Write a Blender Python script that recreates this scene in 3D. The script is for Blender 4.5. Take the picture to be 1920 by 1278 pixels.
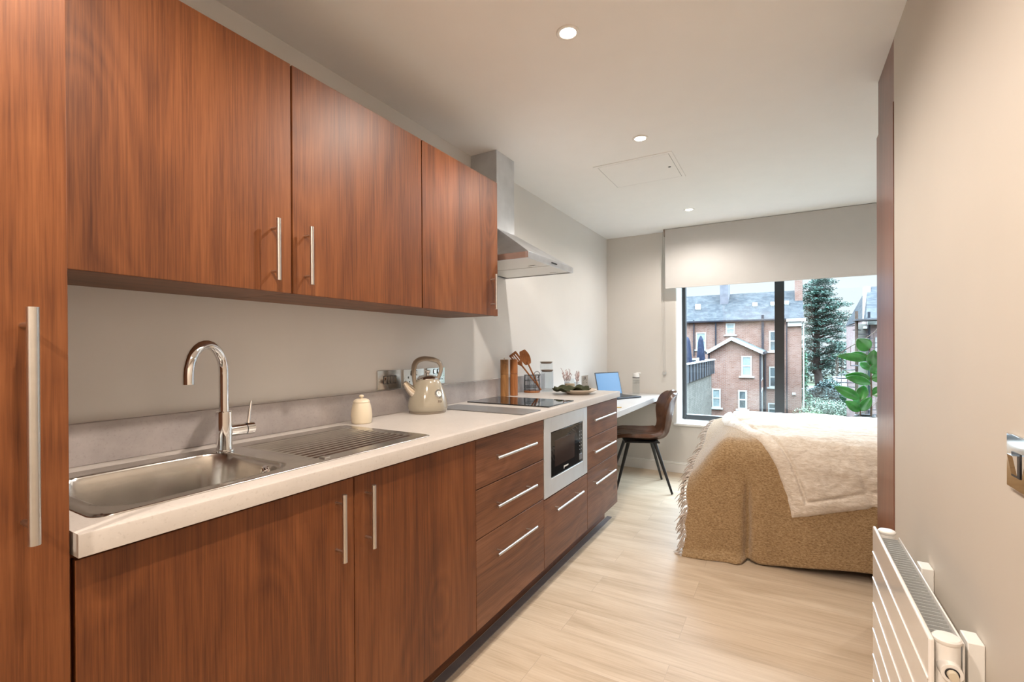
import bpy, bmesh, math, random
import numpy as np
from mathutils import Vector, Matrix, noise
random.seed(7)
for o in list(bpy.data.objects): bpy.data.objects.remove(o)
SC = bpy.context.scene
COL = SC.collection
PI = math.pi
# ------------------------------------------------------------------ camera
FPX, YAW, PITCH, ROLL, SHY = 883.07, 0.5232, -0.0031, -0.0047, 17.65
CP = Vector((1.6412, 0.0, 1.2398))
Fw = Vector((-math.sin(YAW)*math.cos(PITCH), math.cos(YAW)*math.cos(PITCH), math.sin(PITCH)))
R0 = Vector((math.cos(YAW), math.sin(YAW), 0)); U0 = R0.cross(Fw)
Rt = R0*math.cos(ROLL)+U0*math.sin(ROLL); Up = -R0*math.sin(ROLL)+U0*math.cos(ROLL)
cam = bpy.data.cameras.new('camera'); co = bpy.data.objects.new('camera', cam); COL.objects.link(co)
cam.sensor_width = 36; cam.lens = FPX/1920*36; cam.shift_y = SHY/1920; cam.clip_start = 0.02; cam.clip_end = 400
co.matrix_world = Matrix(((Rt.x, Up.x, -Fw.x, CP.x), (Rt.y, Up.y, -Fw.y, CP.y), (Rt.z, Up.z, -Fw.z, CP.z), (0, 0, 0, 1)))
SC.camera = co
def at(u, v, ax, val):                       # photo pixel -> point on a world plane
    d = Fw + Rt*((u-960)/FPX) - Up*((v-639-SHY)/FPX)
    i = 'xyz'.index(ax); t = (val-CP[i])/d[i]
    return CP + d*t
# ------------------------------------------------------------------ world, exposure
W = bpy.data.worlds.new('sky'); SC.world = W; W.use_nodes = True
bg = W.node_tree.nodes['Background']; nt = W.node_tree
tc = nt.nodes.new('ShaderNodeTexCoord'); sep = nt.nodes.new('ShaderNodeSeparateXYZ'); rp = nt.nodes.new('ShaderNodeValToRGB')
nt.links.new(tc.outputs['Generated'], sep.inputs[0]); nt.links.new(sep.outputs['Z'], rp.inputs[0]); nt.links.new(rp.outputs[0], bg.inputs[0])
# overcast sky, brighter overhead than at the horizon
rp.color_ramp.elements[0].position = 0.13; rp.color_ramp.elements[0].color = (0.0250, 0.0278, 0.0300, 1)
rp.color_ramp.elements[1].position = 0.85; rp.color_ramp.elements[1].color = (0.66, 0.82, 0.98, 1)
e_ = rp.color_ramp.elements.new(0.30); e_.color = (0.25, 0.31, 0.37, 1)
bg.inputs[1].default_value = 19.0
vs = SC.view_settings; vs.view_transform = 'Standard'; vs.look = 'None'; vs.gamma = 1; vs.exposure = 1.06; vs.use_curve_mapping = False
LAMP_W = 25.0
LAMP_COL = (1.0, 0.92, 0.86)
HALL_FILL_COL = (1.0, 0.86, 0.74)  # warm tint for the added hall lamps
# daylight portal in the window opening: guides sampling of the sky, emits nothing itself
al = bpy.data.lights.new('window_portal', 'AREA'); al.shape = 'RECTANGLE'; al.size = 1.75; al.size_y = 1.70; al.cycles.is_portal = True
ao = bpy.data.objects.new('window_portal', al); COL.objects.link(ao); ao.location = (1.6, 5.27, 1.36); ao.rotation_euler = (-PI/2, 0, 0)
# ------------------------------------------------------------------ helpers
class MB:
    def __init__(s): s.v = []; s.f = []
    def add(s, vs, fs):
        n = len(s.v); s.v += [tuple(p) for p in vs]; s.f += [tuple(i+n for i in f) for f in fs]; return s
    def box(s, x0, y0, z0, x1, y1, z1):
        return s.add([(x0,y0,z0),(x1,y0,z0),(x1,y1,z0),(x0,y1,z0),(x0,y0,z1),(x1,y0,z1),(x1,y1,z1),(x0,y1,z1)],
                     [(3,2,1,0),(4,5,6,7),(0,1,5,4),(1,2,6,5),(2,3,7,6),(3,0,4,7)])
    def hexa(s, b, t):     # bottom and top quads (ccw from above)
        return s.add(list(b)+list(t), [(3,2,1,0),(4,5,6,7),(0,1,5,4),(1,2,6,5),(2,3,7,6),(3,0,4,7)])
    def tube(s, pts, r, n=12, cap=True, flat=1.0, upv=None):
        pts = [Vector(p) for p in pts]; rs = r if isinstance(r, (list, tuple)) else [r]*len(pts)
        vs = []; prev = None
        for i, p in enumerate(pts):
            t = (pts[min(i+1, len(pts)-1)]-pts[max(i-1, 0)]).normalized()
            if prev is None:
                a = Vector(upv) if upv else (Vector((0,0,1)) if abs(t.z) < .9 else Vector((1,0,0)))
                u = t.cross(a).normalized()
            else: u = (prev - t*prev.dot(t)).normalized()
            prev = u; w = t.cross(u)
            for k in range(n):
                an = 2*PI*k/n; vs.append(p + u*math.cos(an)*rs[i] + w*math.sin(an)*rs[i]*flat)
        fs = []
        for i in range(len(pts)-1):
            for k in range(n):
                k2 = (k+1) % n; fs.append((i*n+k, i*n+k2, (i+1)*n+k2, (i+1)*n+k))
        if cap: fs += [tuple(reversed(range(n))), tuple(range((len(pts)-1)*n, len(pts)*n))]
        return s.add(vs, fs)
    def cyl(s, a, b, r, n=20): return s.tube([a, b], r, n)
    def lathe(s, prof, c=(0,0,0), n=32):
        vs = []; fs = []
        for r, z in prof:
            for k in range(n):
                an = 2*PI*k/n; vs.append((c[0]+r*math.cos(an), c[1]+r*math.sin(an), c[2]+z))
        for i in range(len(prof)-1):
            for k in range(n):
                k2 = (k+1) % n; fs.append((i*n+k, i*n+k2, (i+1)*n+k2, (i+1)*n+k))
        if prof[0][0] > 1e-5: fs.append(tuple(reversed(range(n))))
        if prof[-1][0] > 1e-5: fs.append(tuple(range((len(prof)-1)*n, len(prof)*n)))
        return s.add(vs, fs)
    def grid(s, P, nu, nv):
        vs = [P(i/(nu-1), j/(nv-1)) for j in range(nv) for i in range(nu)]
        return s.add(vs, [(j*nu+i, j*nu+i+1, (j+1)*nu+i+1, (j+1)*nu+i) for j in range(nv-1) for i in range(nu-1)])
    def build(s, name, mat, parent=None, loc=None, bevel=0, seg=2, smooth=True, angle=35, kind=None, label=None, fixn=False):
        me = bpy.data.meshes.new(name); me.from_pydata(s.v, [], s.f); me.update()
        if fixn:
            bm = bmesh.new(); bm.from_mesh(me); bmesh.ops.remove_doubles(bm, verts=bm.verts, dist=1e-6)
            bmesh.ops.recalc_face_normals(bm, faces=bm.faces); bm.to_mesh(me); bm.free()
        o = bpy.data.objects.new(name, me); COL.objects.link(o); me.materials.append(mat)
        if smooth:
            me.shade_smooth(); me.set_sharp_from_angle(angle=math.radians(angle))
        if parent: o.parent = parent
        if loc: o.location = loc
        if bevel:
            b = o.modifiers.new('bevel', 'BEVEL'); b.width = bevel; b.segments = seg; b.limit_method = 'ANGLE'; b.angle_limit = math.radians(40)
            b.harden_normals = False
        if kind: o['kind'] = kind
        if label: o['label'] = label
        return o
def thing(name, label, cat, loc=(0,0,0), rz=0, group=None):
    o = bpy.data.objects.new(name, None); COL.objects.link(o); o.location = loc; o.rotation_euler = (0,0,rz)
    o.empty_display_size = .05; o['label'] = label; o['category'] = cat
    if group: o['group'] = group
    return o
def tag(o, label, cat, group=None):
    o['label'] = label; o['category'] = cat
    if group: o['group'] = group
    return o
def copy_tree(o, parent=None, loc=None, rz=None, label=None):
    c = o.copy(); COL.objects.link(c); c.parent = parent
    if loc is not None: c.location = loc
    if rz is not None: c.rotation_euler = (0,0,rz)
    if label: c['label'] = label
    for ch in list(o.children): copy_tree(ch, c)
    return c
def sm(a, b, x):
    t = max(0, min(1, (x-a)/(b-a))); return t*t*(3-2*t)
# ------------------------------------------------------------------ materials
def new(name):
    m = bpy.data.materials.new(name); m.use_nodes = True; t = m.node_tree; return m, t, t.nodes['Principled BSDF']
def nd(t, typ, ins=None, **kw):
    n = t.nodes.new(typ)
    for k, v in kw.items(): setattr(n, k, v)
    for k, v in (ins or {}).items():
        if hasattr(v, 'links') or isinstance(v, bpy.types.NodeSocket): t.links.new(v, n.inputs[k])
        else: n.inputs[k].default_value = v
    return n
def rgb(r, g, b): return (r, g, b, 1)
def ramp(t, fac, stops):
    n = t.nodes.new('ShaderNodeValToRGB'); t.links.new(fac, n.inputs[0]); cr = n.color_ramp
    while len(cr.elements) < len(stops): cr.elements.new(.5)
    for e, (p, c) in zip(cr.elements, stops): e.position = p; e.color = c if len(c) == 4 else (*c, 1)
    return n.outputs[0]
def mixc(t, f, a, b, mode='MIX'):
    n = t.nodes.new('ShaderNodeMix'); n.data_type = 'RGBA'; n.blend_type = mode
    for i, v in ((0, f), (6, a), (7, b)):
        if isinstance(v, bpy.types.NodeSocket): t.links.new(v, n.inputs[i])
        else: n.inputs[i].default_value = v
    return n.outputs[2]
def plain(name, c, rough=.5, metal=0, coat=0, noise_amt=0, nscale=8, bump=0, bscale=200, spec=None, trans=0, ior=None, emis=None, aniso=0):
    m, t, b = new(name)
    b.inputs['Base Color'].default_value = rgb(*c); b.inputs['Roughness'].default_value = rough; b.inputs['Metallic'].default_value = metal
    b.inputs['Coat Weight'].default_value = coat
    if spec is not None: b.inputs['Specular IOR Level'].default_value = spec
    if trans: b.inputs['Transmission Weight'].default_value = trans
    if ior: b.inputs['IOR'].default_value = ior
    if aniso: b.inputs['Anisotropic'].default_value = aniso
    if emis: b.inputs['Emission Color'].default_value = rgb(*emis[0]); b.inputs['Emission Strength'].default_value = emis[1]
    tc = nd(t, 'ShaderNodeTexCoord')
    nz = nd(t, 'ShaderNodeTexNoise', {'Vector': tc.outputs['Object'], 'Scale': nscale, 'Detail': 3.0})
    d = tuple(x*(1-noise_amt) for x in c); l = tuple(min(1, x*(1+noise_amt*.6)) for x in c)
    t.links.new(ramp(t, nz.outputs[0], [(.3, d), (.7, l)]), b.inputs['Base Color'])
    if bump:
        n2 = nd(t, 'ShaderNodeTexNoise', {'Vector': tc.outputs['Object'], 'Scale': bscale, 'Detail': 4.0})
        bp = nd(t, 'ShaderNodeBump', {'Strength': bump, 'Distance': .002, 'Height': n2.outputs[0]})
        t.links.new(bp.outputs[0], b.inputs['Normal'])
    return m
def wood(name, axis, dark, mid, light, rough=.46, scale=1.0, rings=7.0, coat=0.0, contrast=1.0):
    m, t, b = new(name)
    tc = nd(t, 'ShaderNodeTexCoord'); oi = nd(t, 'ShaderNodeObjectInfo')
    off = nd(t, 'ShaderNodeMath', {0: oi.outputs['Random'], 1: 37.0}, operation='MULTIPLY')
    v = nd(t, 'ShaderNodeVectorMath', {0: tc.outputs['Object'], 1: off.outputs[0]}, operation='ADD')
    def mp(a, c):
        sc = [c*scale]*3; sc['xyz'.index(axis)] = a*scale
        return nd(t, 'ShaderNodeMapping', {'Vector': v.outputs[0], 'Scale': sc}).outputs[0]
    wn = nd(t, 'ShaderNodeTexNoise', {'Vector': mp(.75, 3.0), 'Scale': 1.0, 'Detail': 1.5, 'Roughness': .35})
    vo = nd(t, 'ShaderNodeTexVoronoi', {'Vector': mp(1.9, 3.4), 'Scale': 1.0, 'Randomness': 1.0})
    bmp = nd(t, 'ShaderNodeMapRange', {0: vo.outputs['Distance'], 1: 0.0, 2: .34, 3: .16, 4: 0.0}, interpolation_type='SMOOTHSTEP')
    wk = nd(t, 'ShaderNodeMath', {0: wn.outputs[0], 1: bmp.outputs[0]}, operation='ADD')
    rg = nd(t, 'ShaderNodeMath', {0: wk.outputs[0], 1: rings*2.0}, operation='MULTIPLY')
    fr = nd(t, 'ShaderNodeMath', {0: rg.outputs[0]}, operation='PINGPONG'); fr.inputs[1].default_value = .5
    f2 = nd(t, 'ShaderNodeMath', {0: fr.outputs[0], 1: 2.0}, operation='MULTIPLY')
    fib = nd(t, 'ShaderNodeTexNoise', {'Vector': mp(5.0, 230.0), 'Scale': 1.0, 'Detail': 3.0, 'Roughness': .65})
    fib2 = nd(t, 'ShaderNodeTexNoise', {'Vector': mp(1.6, 38.0), 'Scale': 1.0, 'Detail': 4.0, 'Roughness': .65, 'Distortion': .4})
    big = nd(t, 'ShaderNodeTexNoise', {'Vector': mp(.30, 5.0), 'Scale': 1.0, 'Detail': 1.5, 'Distortion': .5})
    a1 = nd(t, 'ShaderNodeMath', {0: f2.outputs[0], 1: .085*contrast}, operation='MULTIPLY')
    a2 = nd(t, 'ShaderNodeMath', {0: fib2.outputs[0], 1: .34, 2: a1.outputs[0]}, operation='MULTIPLY_ADD')
    a3 = nd(t, 'ShaderNodeMath', {0: fib.outputs[0], 1: .50, 2: a2.outputs[0]}, operation='MULTIPLY_ADD')
    a4 = nd(t, 'ShaderNodeMath', {0: big.outputs[0], 1: .48, 2: a3.outputs[0]}, operation='MULTIPLY_ADD')
    c = ramp(t, a4.outputs[0], [(.48, dark), (.73, mid), (1.0, light)])
    # small knots
    kn = ramp(t, vo.outputs['Distance'], [(.0, (.9,.9,.9)), (.035, (.65,.65,.65)), (.10, (0,0,0))])
    c = mixc(t, kn, c, rgb(*(x*.35 for x in dark)))
    t.links.new(c, b.inputs['Base Color'])
    b.inputs['Roughness'].default_value = rough; b.inputs['Specular IOR Level'].default_value = .35; b.inputs['Coat Weight'].default_value = coat; b.inputs['Coat Roughness'].default_value = .25
    bp = nd(t, 'ShaderNodeBump', {'Strength': .12, 'Distance': .001, 'Height': fib.outputs[0]}); t.links.new(bp.outputs[0], b.inputs['Normal'])
    return m
WD, WM, WL = (.056, .0145, .004), (.158, .051, .0145), (.255, .094, .031)
M = {}
M['wood_v'] = wood('walnut_upright_grain', 'z', WD, WM, WL)
M['wood_h'] = wood('walnut_cross_grain', 'y', (.068, .024, .010), (.180, .072, .032), (.270, .122, .064))
M['wood_dark'] = wood('walnut_wardrobe', 'z', (.10,.035,.020), (.19,.075,.045), (.26,.11,.065), rough=.3)
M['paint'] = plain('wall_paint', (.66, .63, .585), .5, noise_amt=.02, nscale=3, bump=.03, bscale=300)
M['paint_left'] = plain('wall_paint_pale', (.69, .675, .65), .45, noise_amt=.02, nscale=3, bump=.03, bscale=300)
M['paint_right'] = plain('wall_paint_right', (.58, .53, .46), .55, noise_amt=.02, nscale=3, bump=.03, bscale=300)  # darker, warmer base colour than the other walls
M['ceil'] = plain('ceiling_paint', (.87, .86, .84), .7, noise_amt=.01)
M['white'] = plain('white_gloss_paint', (.80, .79, .76), .3, coat=.2, noise_amt=.01)
M['radw'] = plain('radiator_enamel', (.82, .80, .76), .2, coat=.5, noise_amt=.01)
M['steel'] = plain('brushed_steel', (.62, .60, .57), .28, 1, noise_amt=.05, nscale=40)
M['sinksteel'] = plain('sink_steel', (.62, .60, .565), .24, 1, noise_amt=.10, nscale=14, bump=.03, bscale=160)
M['chrome'] = plain('chrome', (.80, .80, .80), .06, 1)
M['brushed'] = plain('hood_steel', (.64, .65, .67), .33, 1, noise_amt=.12, nscale=9)
M['black'] = plain('black_plastic', (.012, .012, .014), .35)
M['blackmetal'] = plain('black_powder_coat', (.016, .017, .019), .4, noise_amt=.1)
M['frame'] = plain('window_frame_dark', (.018, .020, .022), .35, noise_amt=.05)
M['gap'] = plain('dark_gap', (.03, .018, .012), .8)
M['blackglass'] = plain('black_glass', (.008, .008, .009), .035)
M['greyglass'] = plain('grey_glass_board', (.16, .16, .16), .30)
M['cream'] = plain('cream_ceramic', (.66, .58, .44), .35, noise_amt=.03)
M['kettle'] = plain('kettle_enamel', (.34, .305, .235), .13, coat=1, noise_amt=.01)
M['kettleh'] = plain('kettle_handle', (.27, .225, .175), .3, coat=.3)
M['blind'] = plain('blind_fabric', (.56, .545, .52), .8, noise_amt=.02, bump=.15, bscale=900)
M['leather'] = plain('brown_leather', (.115, .055, .032), .3, noise_amt=.35, nscale=14, bump=.15, bscale=240)
M['plate'] = plain('plate_stoneware', (.62, .52, .42), .4, noise_amt=.06)
M['olive'] = plain('olive_linen', (.045, .052, .022), .9, noise_amt=.3, nscale=30, bump=.4, bscale=500)
M['laptopk'] = plain('laptop_shell', (.035, .04, .05), .4)
M['screen'] = plain('laptop_screen', (.02, .05, .10), .25, emis=((.12, .26, .47), .50))
M['acacia'] = wood('acacia_utensils', 'z', (.16,.055,.018), (.34,.13,.042), (.50,.22,.08), rough=.45, scale=4)
M['acacia_pale'] = wood('olive_wood_mill', 'z', (.13,.06,.02), (.32,.15,.05), (.50,.27,.11), rough=.4, scale=4)
M['leaf'] = plain('rubber_plant_leaf', (.035, .20, .03), .25, coat=.5, noise_amt=.45, nscale=11)
M['stem'] = plain('plant_stem', (.09, .055, .03), .8)
M['pot'] = plain('dark_planter', (.03, .03, .032), .6)
M['soil'] = plain('soil', (.05, .035, .025), .95, noise_amt=.4, nscale=60)
M['pinkdry'] = plain('dried_flower', (.50, .38, .36), .9, noise_amt=.2, nscale=80)
M['wax'] = plain('candle_wax', (.42, .33, .22), .5)
M['brass'] = plain('yellow_wood', (.62, .42, .12), .5)
M['fins'] = plain('radiator_fins', (.40, .41, .40), .45, noise_amt=.02)
M['strip'] = plain('floor_edging', (.17, .145, .14), .45, noise_amt=.1, nscale=20)
M['ink'] = plain('print_grey', (.12, .11, .11), .6)
M['inkw'] = plain('print_white', (.8, .8, .8), .5)
def emit_mat():
    m, t, b = new('lamp_lens'); b.inputs['Emission Color'].default_value = (1, .90, .76, 1); b.inputs['Emission Strength'].default_value = 14
    return m
M['lens'] = emit_mat()
def glass_mat(name, tint=(1,1,1), edge=.9):
    m, t, b = new(name); t.nodes.remove(b)
    out = t.nodes['Material Output']
    lw = nd(t, 'ShaderNodeLayerWeight', {'Blend': .5})
    pw = nd(t, 'ShaderNodeMath', {0: lw.outputs['Facing'], 1: 4.0}, operation='POWER')
    fr = nd(t, 'ShaderNodeMath', {0: pw.outputs[0], 1: .55, 2: .035}, operation='MULTIPLY_ADD')
    tr = nd(t, 'ShaderNodeBsdfTransparent', {'Color': rgb(*tint)}); gl = nd(t, 'ShaderNodeBsdfGlossy', {'Roughness': .02, 'Color': rgb(edge, edge, edge)})
    mx = nd(t, 'ShaderNodeMixShader', {0: fr.outputs[0], 1: tr.outputs[0], 2: gl.outputs[0]}); t.links.new(mx.outputs[0], out.inputs[0])
    return m
M['pane'] = glass_mat('window_glass', (.97, .985, .98), .9)
M['jarglass'] = glass_mat('clear_glass', (.90, .92, .93), 1.0)
def worktop_mat(name, c, amt, rough):
    m, t, b = new(name); tc = nd(t, 'ShaderNodeTexCoord')
    n1 = nd(t, 'ShaderNodeTexNoise', {'Vector': tc.outputs['Object'], 'Scale': 7.0, 'Detail': 6.0, 'Roughness': .65})
    n2 = nd(t, 'ShaderNodeTexNoise', {'Vector': tc.outputs['Object'], 'Scale': 140.0, 'Detail': 3.0})
    a = ramp(t, n1.outputs[0], [(.3, tuple(x*(1-amt) for x in c)), (.7, tuple(min(1, x*(1+amt)) for x in c))])
    s = ramp(t, n2.outputs[0], [(.30, (.80,.78,.76)), (.42, (1,1,1)), (.66, (1,1,1)), (.74, (1.12,1.12,1.12))])
    t.links.new(mixc(t, .55, a, s, 'MULTIPLY'), b.inputs['Base Color']); b.inputs['Roughness'].default_value = rough
    return m
M['worktop'] = worktop_mat('pale_stone_laminate', (.52, .485, .45), .05, .38)
M['upstand'] = worktop_mat('grey_stone_laminate', (.42, .39, .385), .14, .22)
M['desk'] = worktop_mat('desk_laminate', (.60, .58, .56), .03, .4)
def floor_mat():
    m, t, b = new('pale_oak_floor'); tc = nd(t, 'ShaderNodeTexCoord')
    br = nd(t, 'ShaderNodeTexBrick', {'Vector': tc.outputs['Object'], 'Scale': 1.0, 'Mortar Size': .0012, 'Brick Width': 1.25, 'Row Height': .19,
        'Color1': rgb(.2,.2,.2), 'Color2': rgb(.8,.8,.8), 'Mortar': rgb(0,0,0), 'Bias': 0.0}); br.offset = .37
    sp = nd(t, 'ShaderNodeSeparateColor', {0: br.outputs['Color']})
    of = nd(t, 'ShaderNodeMath', {0: sp.outputs[0], 1: 17.0}, operation='MULTIPLY')
    v = nd(t, 'ShaderNodeVectorMath', {0: tc.outputs['Object'], 1: of.outputs[0]}, operation='ADD')
    m1 = nd(t, 'ShaderNodeMapping', {'Vector': v.outputs[0], 'Scale': (1.3, 9, 9)})
    n1 = nd(t, 'ShaderNodeTexNoise', {'Vector': m1.outputs[0], 'Scale': 1.0, 'Detail': 5.0, 'Distortion': .8})
    m2 = nd(t, 'ShaderNodeMapping', {'Vector': v.outputs[0], 'Scale': (6, 120, 9)})
    n2 = nd(t, 'ShaderNodeTexNoise', {'Vector': m2.outputs[0], 'Scale': 1.0, 'Detail': 3.0})
    s = nd(t, 'ShaderNodeMath', {0: n2.outputs[0], 1: .5, 2: n1.outputs[0]}, operation='MULTIPLY_ADD')
    c = ramp(t, s.outputs[0], [(.50, (.46,.35,.235)), (.74, (.58,.46,.33)), (.98, (.66,.545,.41))])
    c = mixc(t, br.outputs['Fac'], c, rgb(.47,.37,.27))
    tint = ramp(t, sp.outputs[0], [(0, (.965,.965,.965)), (1, (.985,.985,.985))]); c = mixc(t, 1.0, c, tint, 'MULTIPLY')
    t.links.new(c, b.inputs['Base Color']); b.inputs['Roughness'].default_value = .45; b.inputs['Coat Weight'].default_value = .0
    return m
M['floor'] = floor_mat()
def fabric(name, stops, disp, sc, rough=.95, by_x=False):
    m, t, b = new(name); tc = nd(t, 'ShaderNodeTexCoord')
    mp = nd(t, 'ShaderNodeMapping', {'Vector': tc.outputs['Object'], 'Scale': (1, 1, 2.2)})
    n1 = nd(t, 'ShaderNodeTexNoise', {'Vector': mp.outputs[0], 'Scale': sc, 'Detail': 5.0, 'Roughness': .65, 'Distortion': .5})
    t.links.new(ramp(t, n1.outputs[0], stops), b.inputs['Base Color'])
    b.inputs['Roughness'].default_value = rough; b.inputs['Sheen Weight'].default_value = .5; b.inputs['Sheen Roughness'].default_value = .4
    b.inputs['Specular IOR Level'].default_value = .1
    bp = nd(t, 'ShaderNodeBump', {'Strength': .8, 'Distance': disp, 'Height': n1.outputs[0]}); t.links.new(bp.outputs[0], b.inputs['Normal'])
    return m
M['throw'] = fabric('mohair_throw', [(.32, (.22,.135,.062)), (.5, (.37,.245,.125)), (.68, (.52,.375,.215))], .008, 85)
M['fringe'] = fabric('throw_fringe', [(.3, (.42,.36,.31)), (.7, (.62,.54,.47))], .003, 60)
M['fur'] = fabric('faux_fur', [(.30, (.60,.51,.41)), (.5, (.70,.62,.52)), (.68, (.80,.73,.64))], .008, 38)
M['linen'] = plain('white_linen', (.75, .74, .72), .9, noise_amt=.03, bump=.2, bscale=60)
def brick_mat(name, c1, c2, mortar, wash, w=.26, h=.085, ms=.012, sharp=1.0):
    m, t, b = new(name); tc = nd(t, 'ShaderNodeTexCoord'); sp = nd(t, 'ShaderNodeSeparateXYZ', {0: tc.outputs['Object']})
    ad = nd(t, 'ShaderNodeMath', {0: sp.outputs[0], 1: sp.outputs[1]}, operation='ADD')
    cb = nd(t, 'ShaderNodeCombineXYZ', {0: ad.outputs[0], 1: sp.outputs[2]})
    br = nd(t, 'ShaderNodeTexBrick', {'Vector': cb.outputs[0], 'Scale': 1.0, 'Mortar Size': ms, 'Brick Width': w, 'Row Height': h, 'Color1': rgb(*c1), 'Color2': rgb(*c2), 'Mortar': rgb(*mortar)})
    nz = nd(t, 'ShaderNodeTexNoise', {'Vector': tc.outputs['Object'], 'Scale': 1.6, 'Detail': 9.0, 'Roughness': .82})
    f = ramp(t, nz.outputs[0], [(.46, (0,0,0)), (.60, (1,1,1))])
    t.links.new(mixc(t, f, br.outputs['Color'], mixc(t, .55, br.outputs['Color'], rgb(*wash))), b.inputs['Base Color']); b.inputs['Roughness'].default_value = .9; b.inputs['Specular IOR Level'].default_value = .06
    return m
M['brick'] = brick_mat('red_brick', (0.094, 0.041, 0.029), (0.130, 0.065, 0.048), (0.143, 0.120, 0.105), (0.165, 0.116, 0.098))
M['greybrick'] = brick_mat('weathered_grey_brick', (0.067, 0.065, 0.057), (0.094, 0.090, 0.079), (0.057, 0.055, 0.049), (0.114, 0.109, 0.095), w=.30, h=.10)
M['slate'] = brick_mat('roof_slate', (0.019, 0.022, 0.026), (0.028, 0.031, 0.035), (0.013, 0.016, 0.019), (0.053, 0.057, 0.058), w=.35, h=.16, ms=.012)
M['slate_green'] = brick_mat('roof_slate_mossy', (0.024, 0.031, 0.032), (0.032, 0.040, 0.039), (0.018, 0.021, 0.022), (0.044, 0.052, 0.047), w=.35, h=.2)
M['upvc'] = plain('painted_sash', (0.250, 0.264, 0.256), .5, spec=.1)
M['extpane'] = plain('house_window_glass', (0.045, 0.067, 0.076), .08, coat=.5, noise_amt=.6, nscale=.9)
M['curtain'] = plain('net_curtain_glass', (0.125, 0.156, 0.156), .35, noise_amt=.2, nscale=3)
M['pipe'] = plain('cast_iron_pipe', (.014, .015, .02), .5, spec=.1)
M['clad'] = plain('standing_seam_zinc', (0.033, 0.038, 0.045), .45, spec=.1, noise_amt=.15, nscale=2)
M['render'] = plain('cream_render', (0.131, 0.125, 0.111), .8, spec=.1, noise_amt=.06)
M['chimney'] = plain('chimney_render', (0.089, 0.087, 0.098), .9, spec=.1, noise_amt=.2, nscale=3)
M['pinkwall'] = brick_mat('pink_brick', (0.116, 0.071, 0.069), (0.143, 0.094, 0.089), (0.152, 0.134, 0.125), (0.165, 0.138, 0.138))
M['bark'] = plain('bark', (0.049, 0.040, 0.035), .95, spec=.1, noise_amt=.35, nscale=3)
M['rust'] = plain('rusty_steel', (0.049, 0.034, 0.026), .8, spec=.1, noise_amt=.3, nscale=6)
M['ironwork'] = plain('dark_ironwork', (0.040, 0.038, 0.040), .7, spec=.1)
M['lawn'] = plain('garden_ground', (0.027, 0.033, 0.018), .95, spec=.1, noise_amt=.5, nscale=.8)
M['tarmac'] = plain('tarmac', (0.058, 0.058, 0.058), .9, spec=.1, noise_amt=.2, nscale=1)
M['carwhite'] = plain('car_paint_white', (0.348, 0.357, 0.366), .2, coat=1)
M['carblue'] = plain('car_paint_blue', (0.134, 0.161, 0.215), .2, coat=1)
def foliage(name, c):
    m, t, b = new(name); tc = nd(t, 'ShaderNodeTexCoord')
    n1 = nd(t, 'ShaderNodeTexNoise', {'Vector': tc.outputs['Object'], 'Scale': 1.6, 'Detail': 4.0})
    t.links.new(ramp(t, n1.outputs[0], [(.3, tuple(x*.5 for x in c)), (.5, c), (.72, tuple(min(1, x*1.9) for x in c))]), b.inputs['Base Color']); b.inputs['Roughness'].default_value = .85
    return m
M['pine'] = foliage('pine_needles', (0.031, 0.074, 0.057)); M['shrubdark'] = foliage('dark_shrub_leaf', (0.019, 0.040, 0.038))
M['shrublight'] = foliage('light_shrub_leaf', (0.059, 0.095, 0.052)); M['shrubvar'] = foliage('variegated_shrub_leaf', (0.084, 0.130, 0.093)); M['ivy'] = foliage('ivy_leaf', (0.031, 0.101, 0.057))
M['far'] = foliage('distant_tree', (0.053, 0.065, 0.055))
def struct(o): o['kind'] = 'structure'; return o
# ================================================================== room shell
ZC = 2.41; YE = 4.89; YF = 5.22
struct(MB().box(-.15, -1.6, -.12, 3.35, 5.30, 0).build('floor', M['floor'], smooth=False))
# ceiling plate
struct(MB().box(-.15, -1.6, ZC, 3.35, 5.30, ZC+.12).build('ceiling', M['ceil'], smooth=False))
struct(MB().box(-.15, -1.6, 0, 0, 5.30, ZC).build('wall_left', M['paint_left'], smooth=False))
WX0, WX1, WZ0, WZ1 = .705, 2.50, .47, 2.25
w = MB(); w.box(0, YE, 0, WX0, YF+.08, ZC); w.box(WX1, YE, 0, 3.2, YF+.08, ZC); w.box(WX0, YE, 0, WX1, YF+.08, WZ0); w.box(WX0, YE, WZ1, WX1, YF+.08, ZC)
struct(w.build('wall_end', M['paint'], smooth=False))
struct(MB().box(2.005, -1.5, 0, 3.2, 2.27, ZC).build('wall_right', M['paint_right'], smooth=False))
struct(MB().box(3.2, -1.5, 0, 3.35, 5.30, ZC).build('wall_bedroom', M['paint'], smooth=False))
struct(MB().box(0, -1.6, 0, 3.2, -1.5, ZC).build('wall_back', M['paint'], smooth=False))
b = MB(); b.box(0, YE-.015, 0, WX1+.7, YE, .106); b.box(0, YE-.018, .088, WX1+.7, YE, .094)
struct(b.build('baseboard_end', M['white'], bevel=.003))
struct(MB().box(0, 3.34, 0, .015, YE-.016, .106).build('baseboard_left', M['white'], bevel=.003))
# reveal linings (bright white) and sill
l = MB(); l.box(WX0, YE+.001, WZ0, WX0+.012, YF-.02, WZ1); l.box(WX1-.012, YE+.001, WZ0, WX1, YF-.02, WZ1); l.box(WX0, YE+.001, WZ1-.012, WX1, YF-.02, WZ1)
struct(l.build('trim_1', M['white'], smooth=False))
struct(MB().box(WX0-.018, YE-.022, WZ0, WX1+.018, YE, .493).box(WX0, YE, WZ0, WX1, YF-.02, .493).build('trim_2', M['white'], bevel=.004))
struct(MB().box(.508, .318, 0, .545, 3.36, .0035).build('trim_3', M['strip'], smooth=False))
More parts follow.
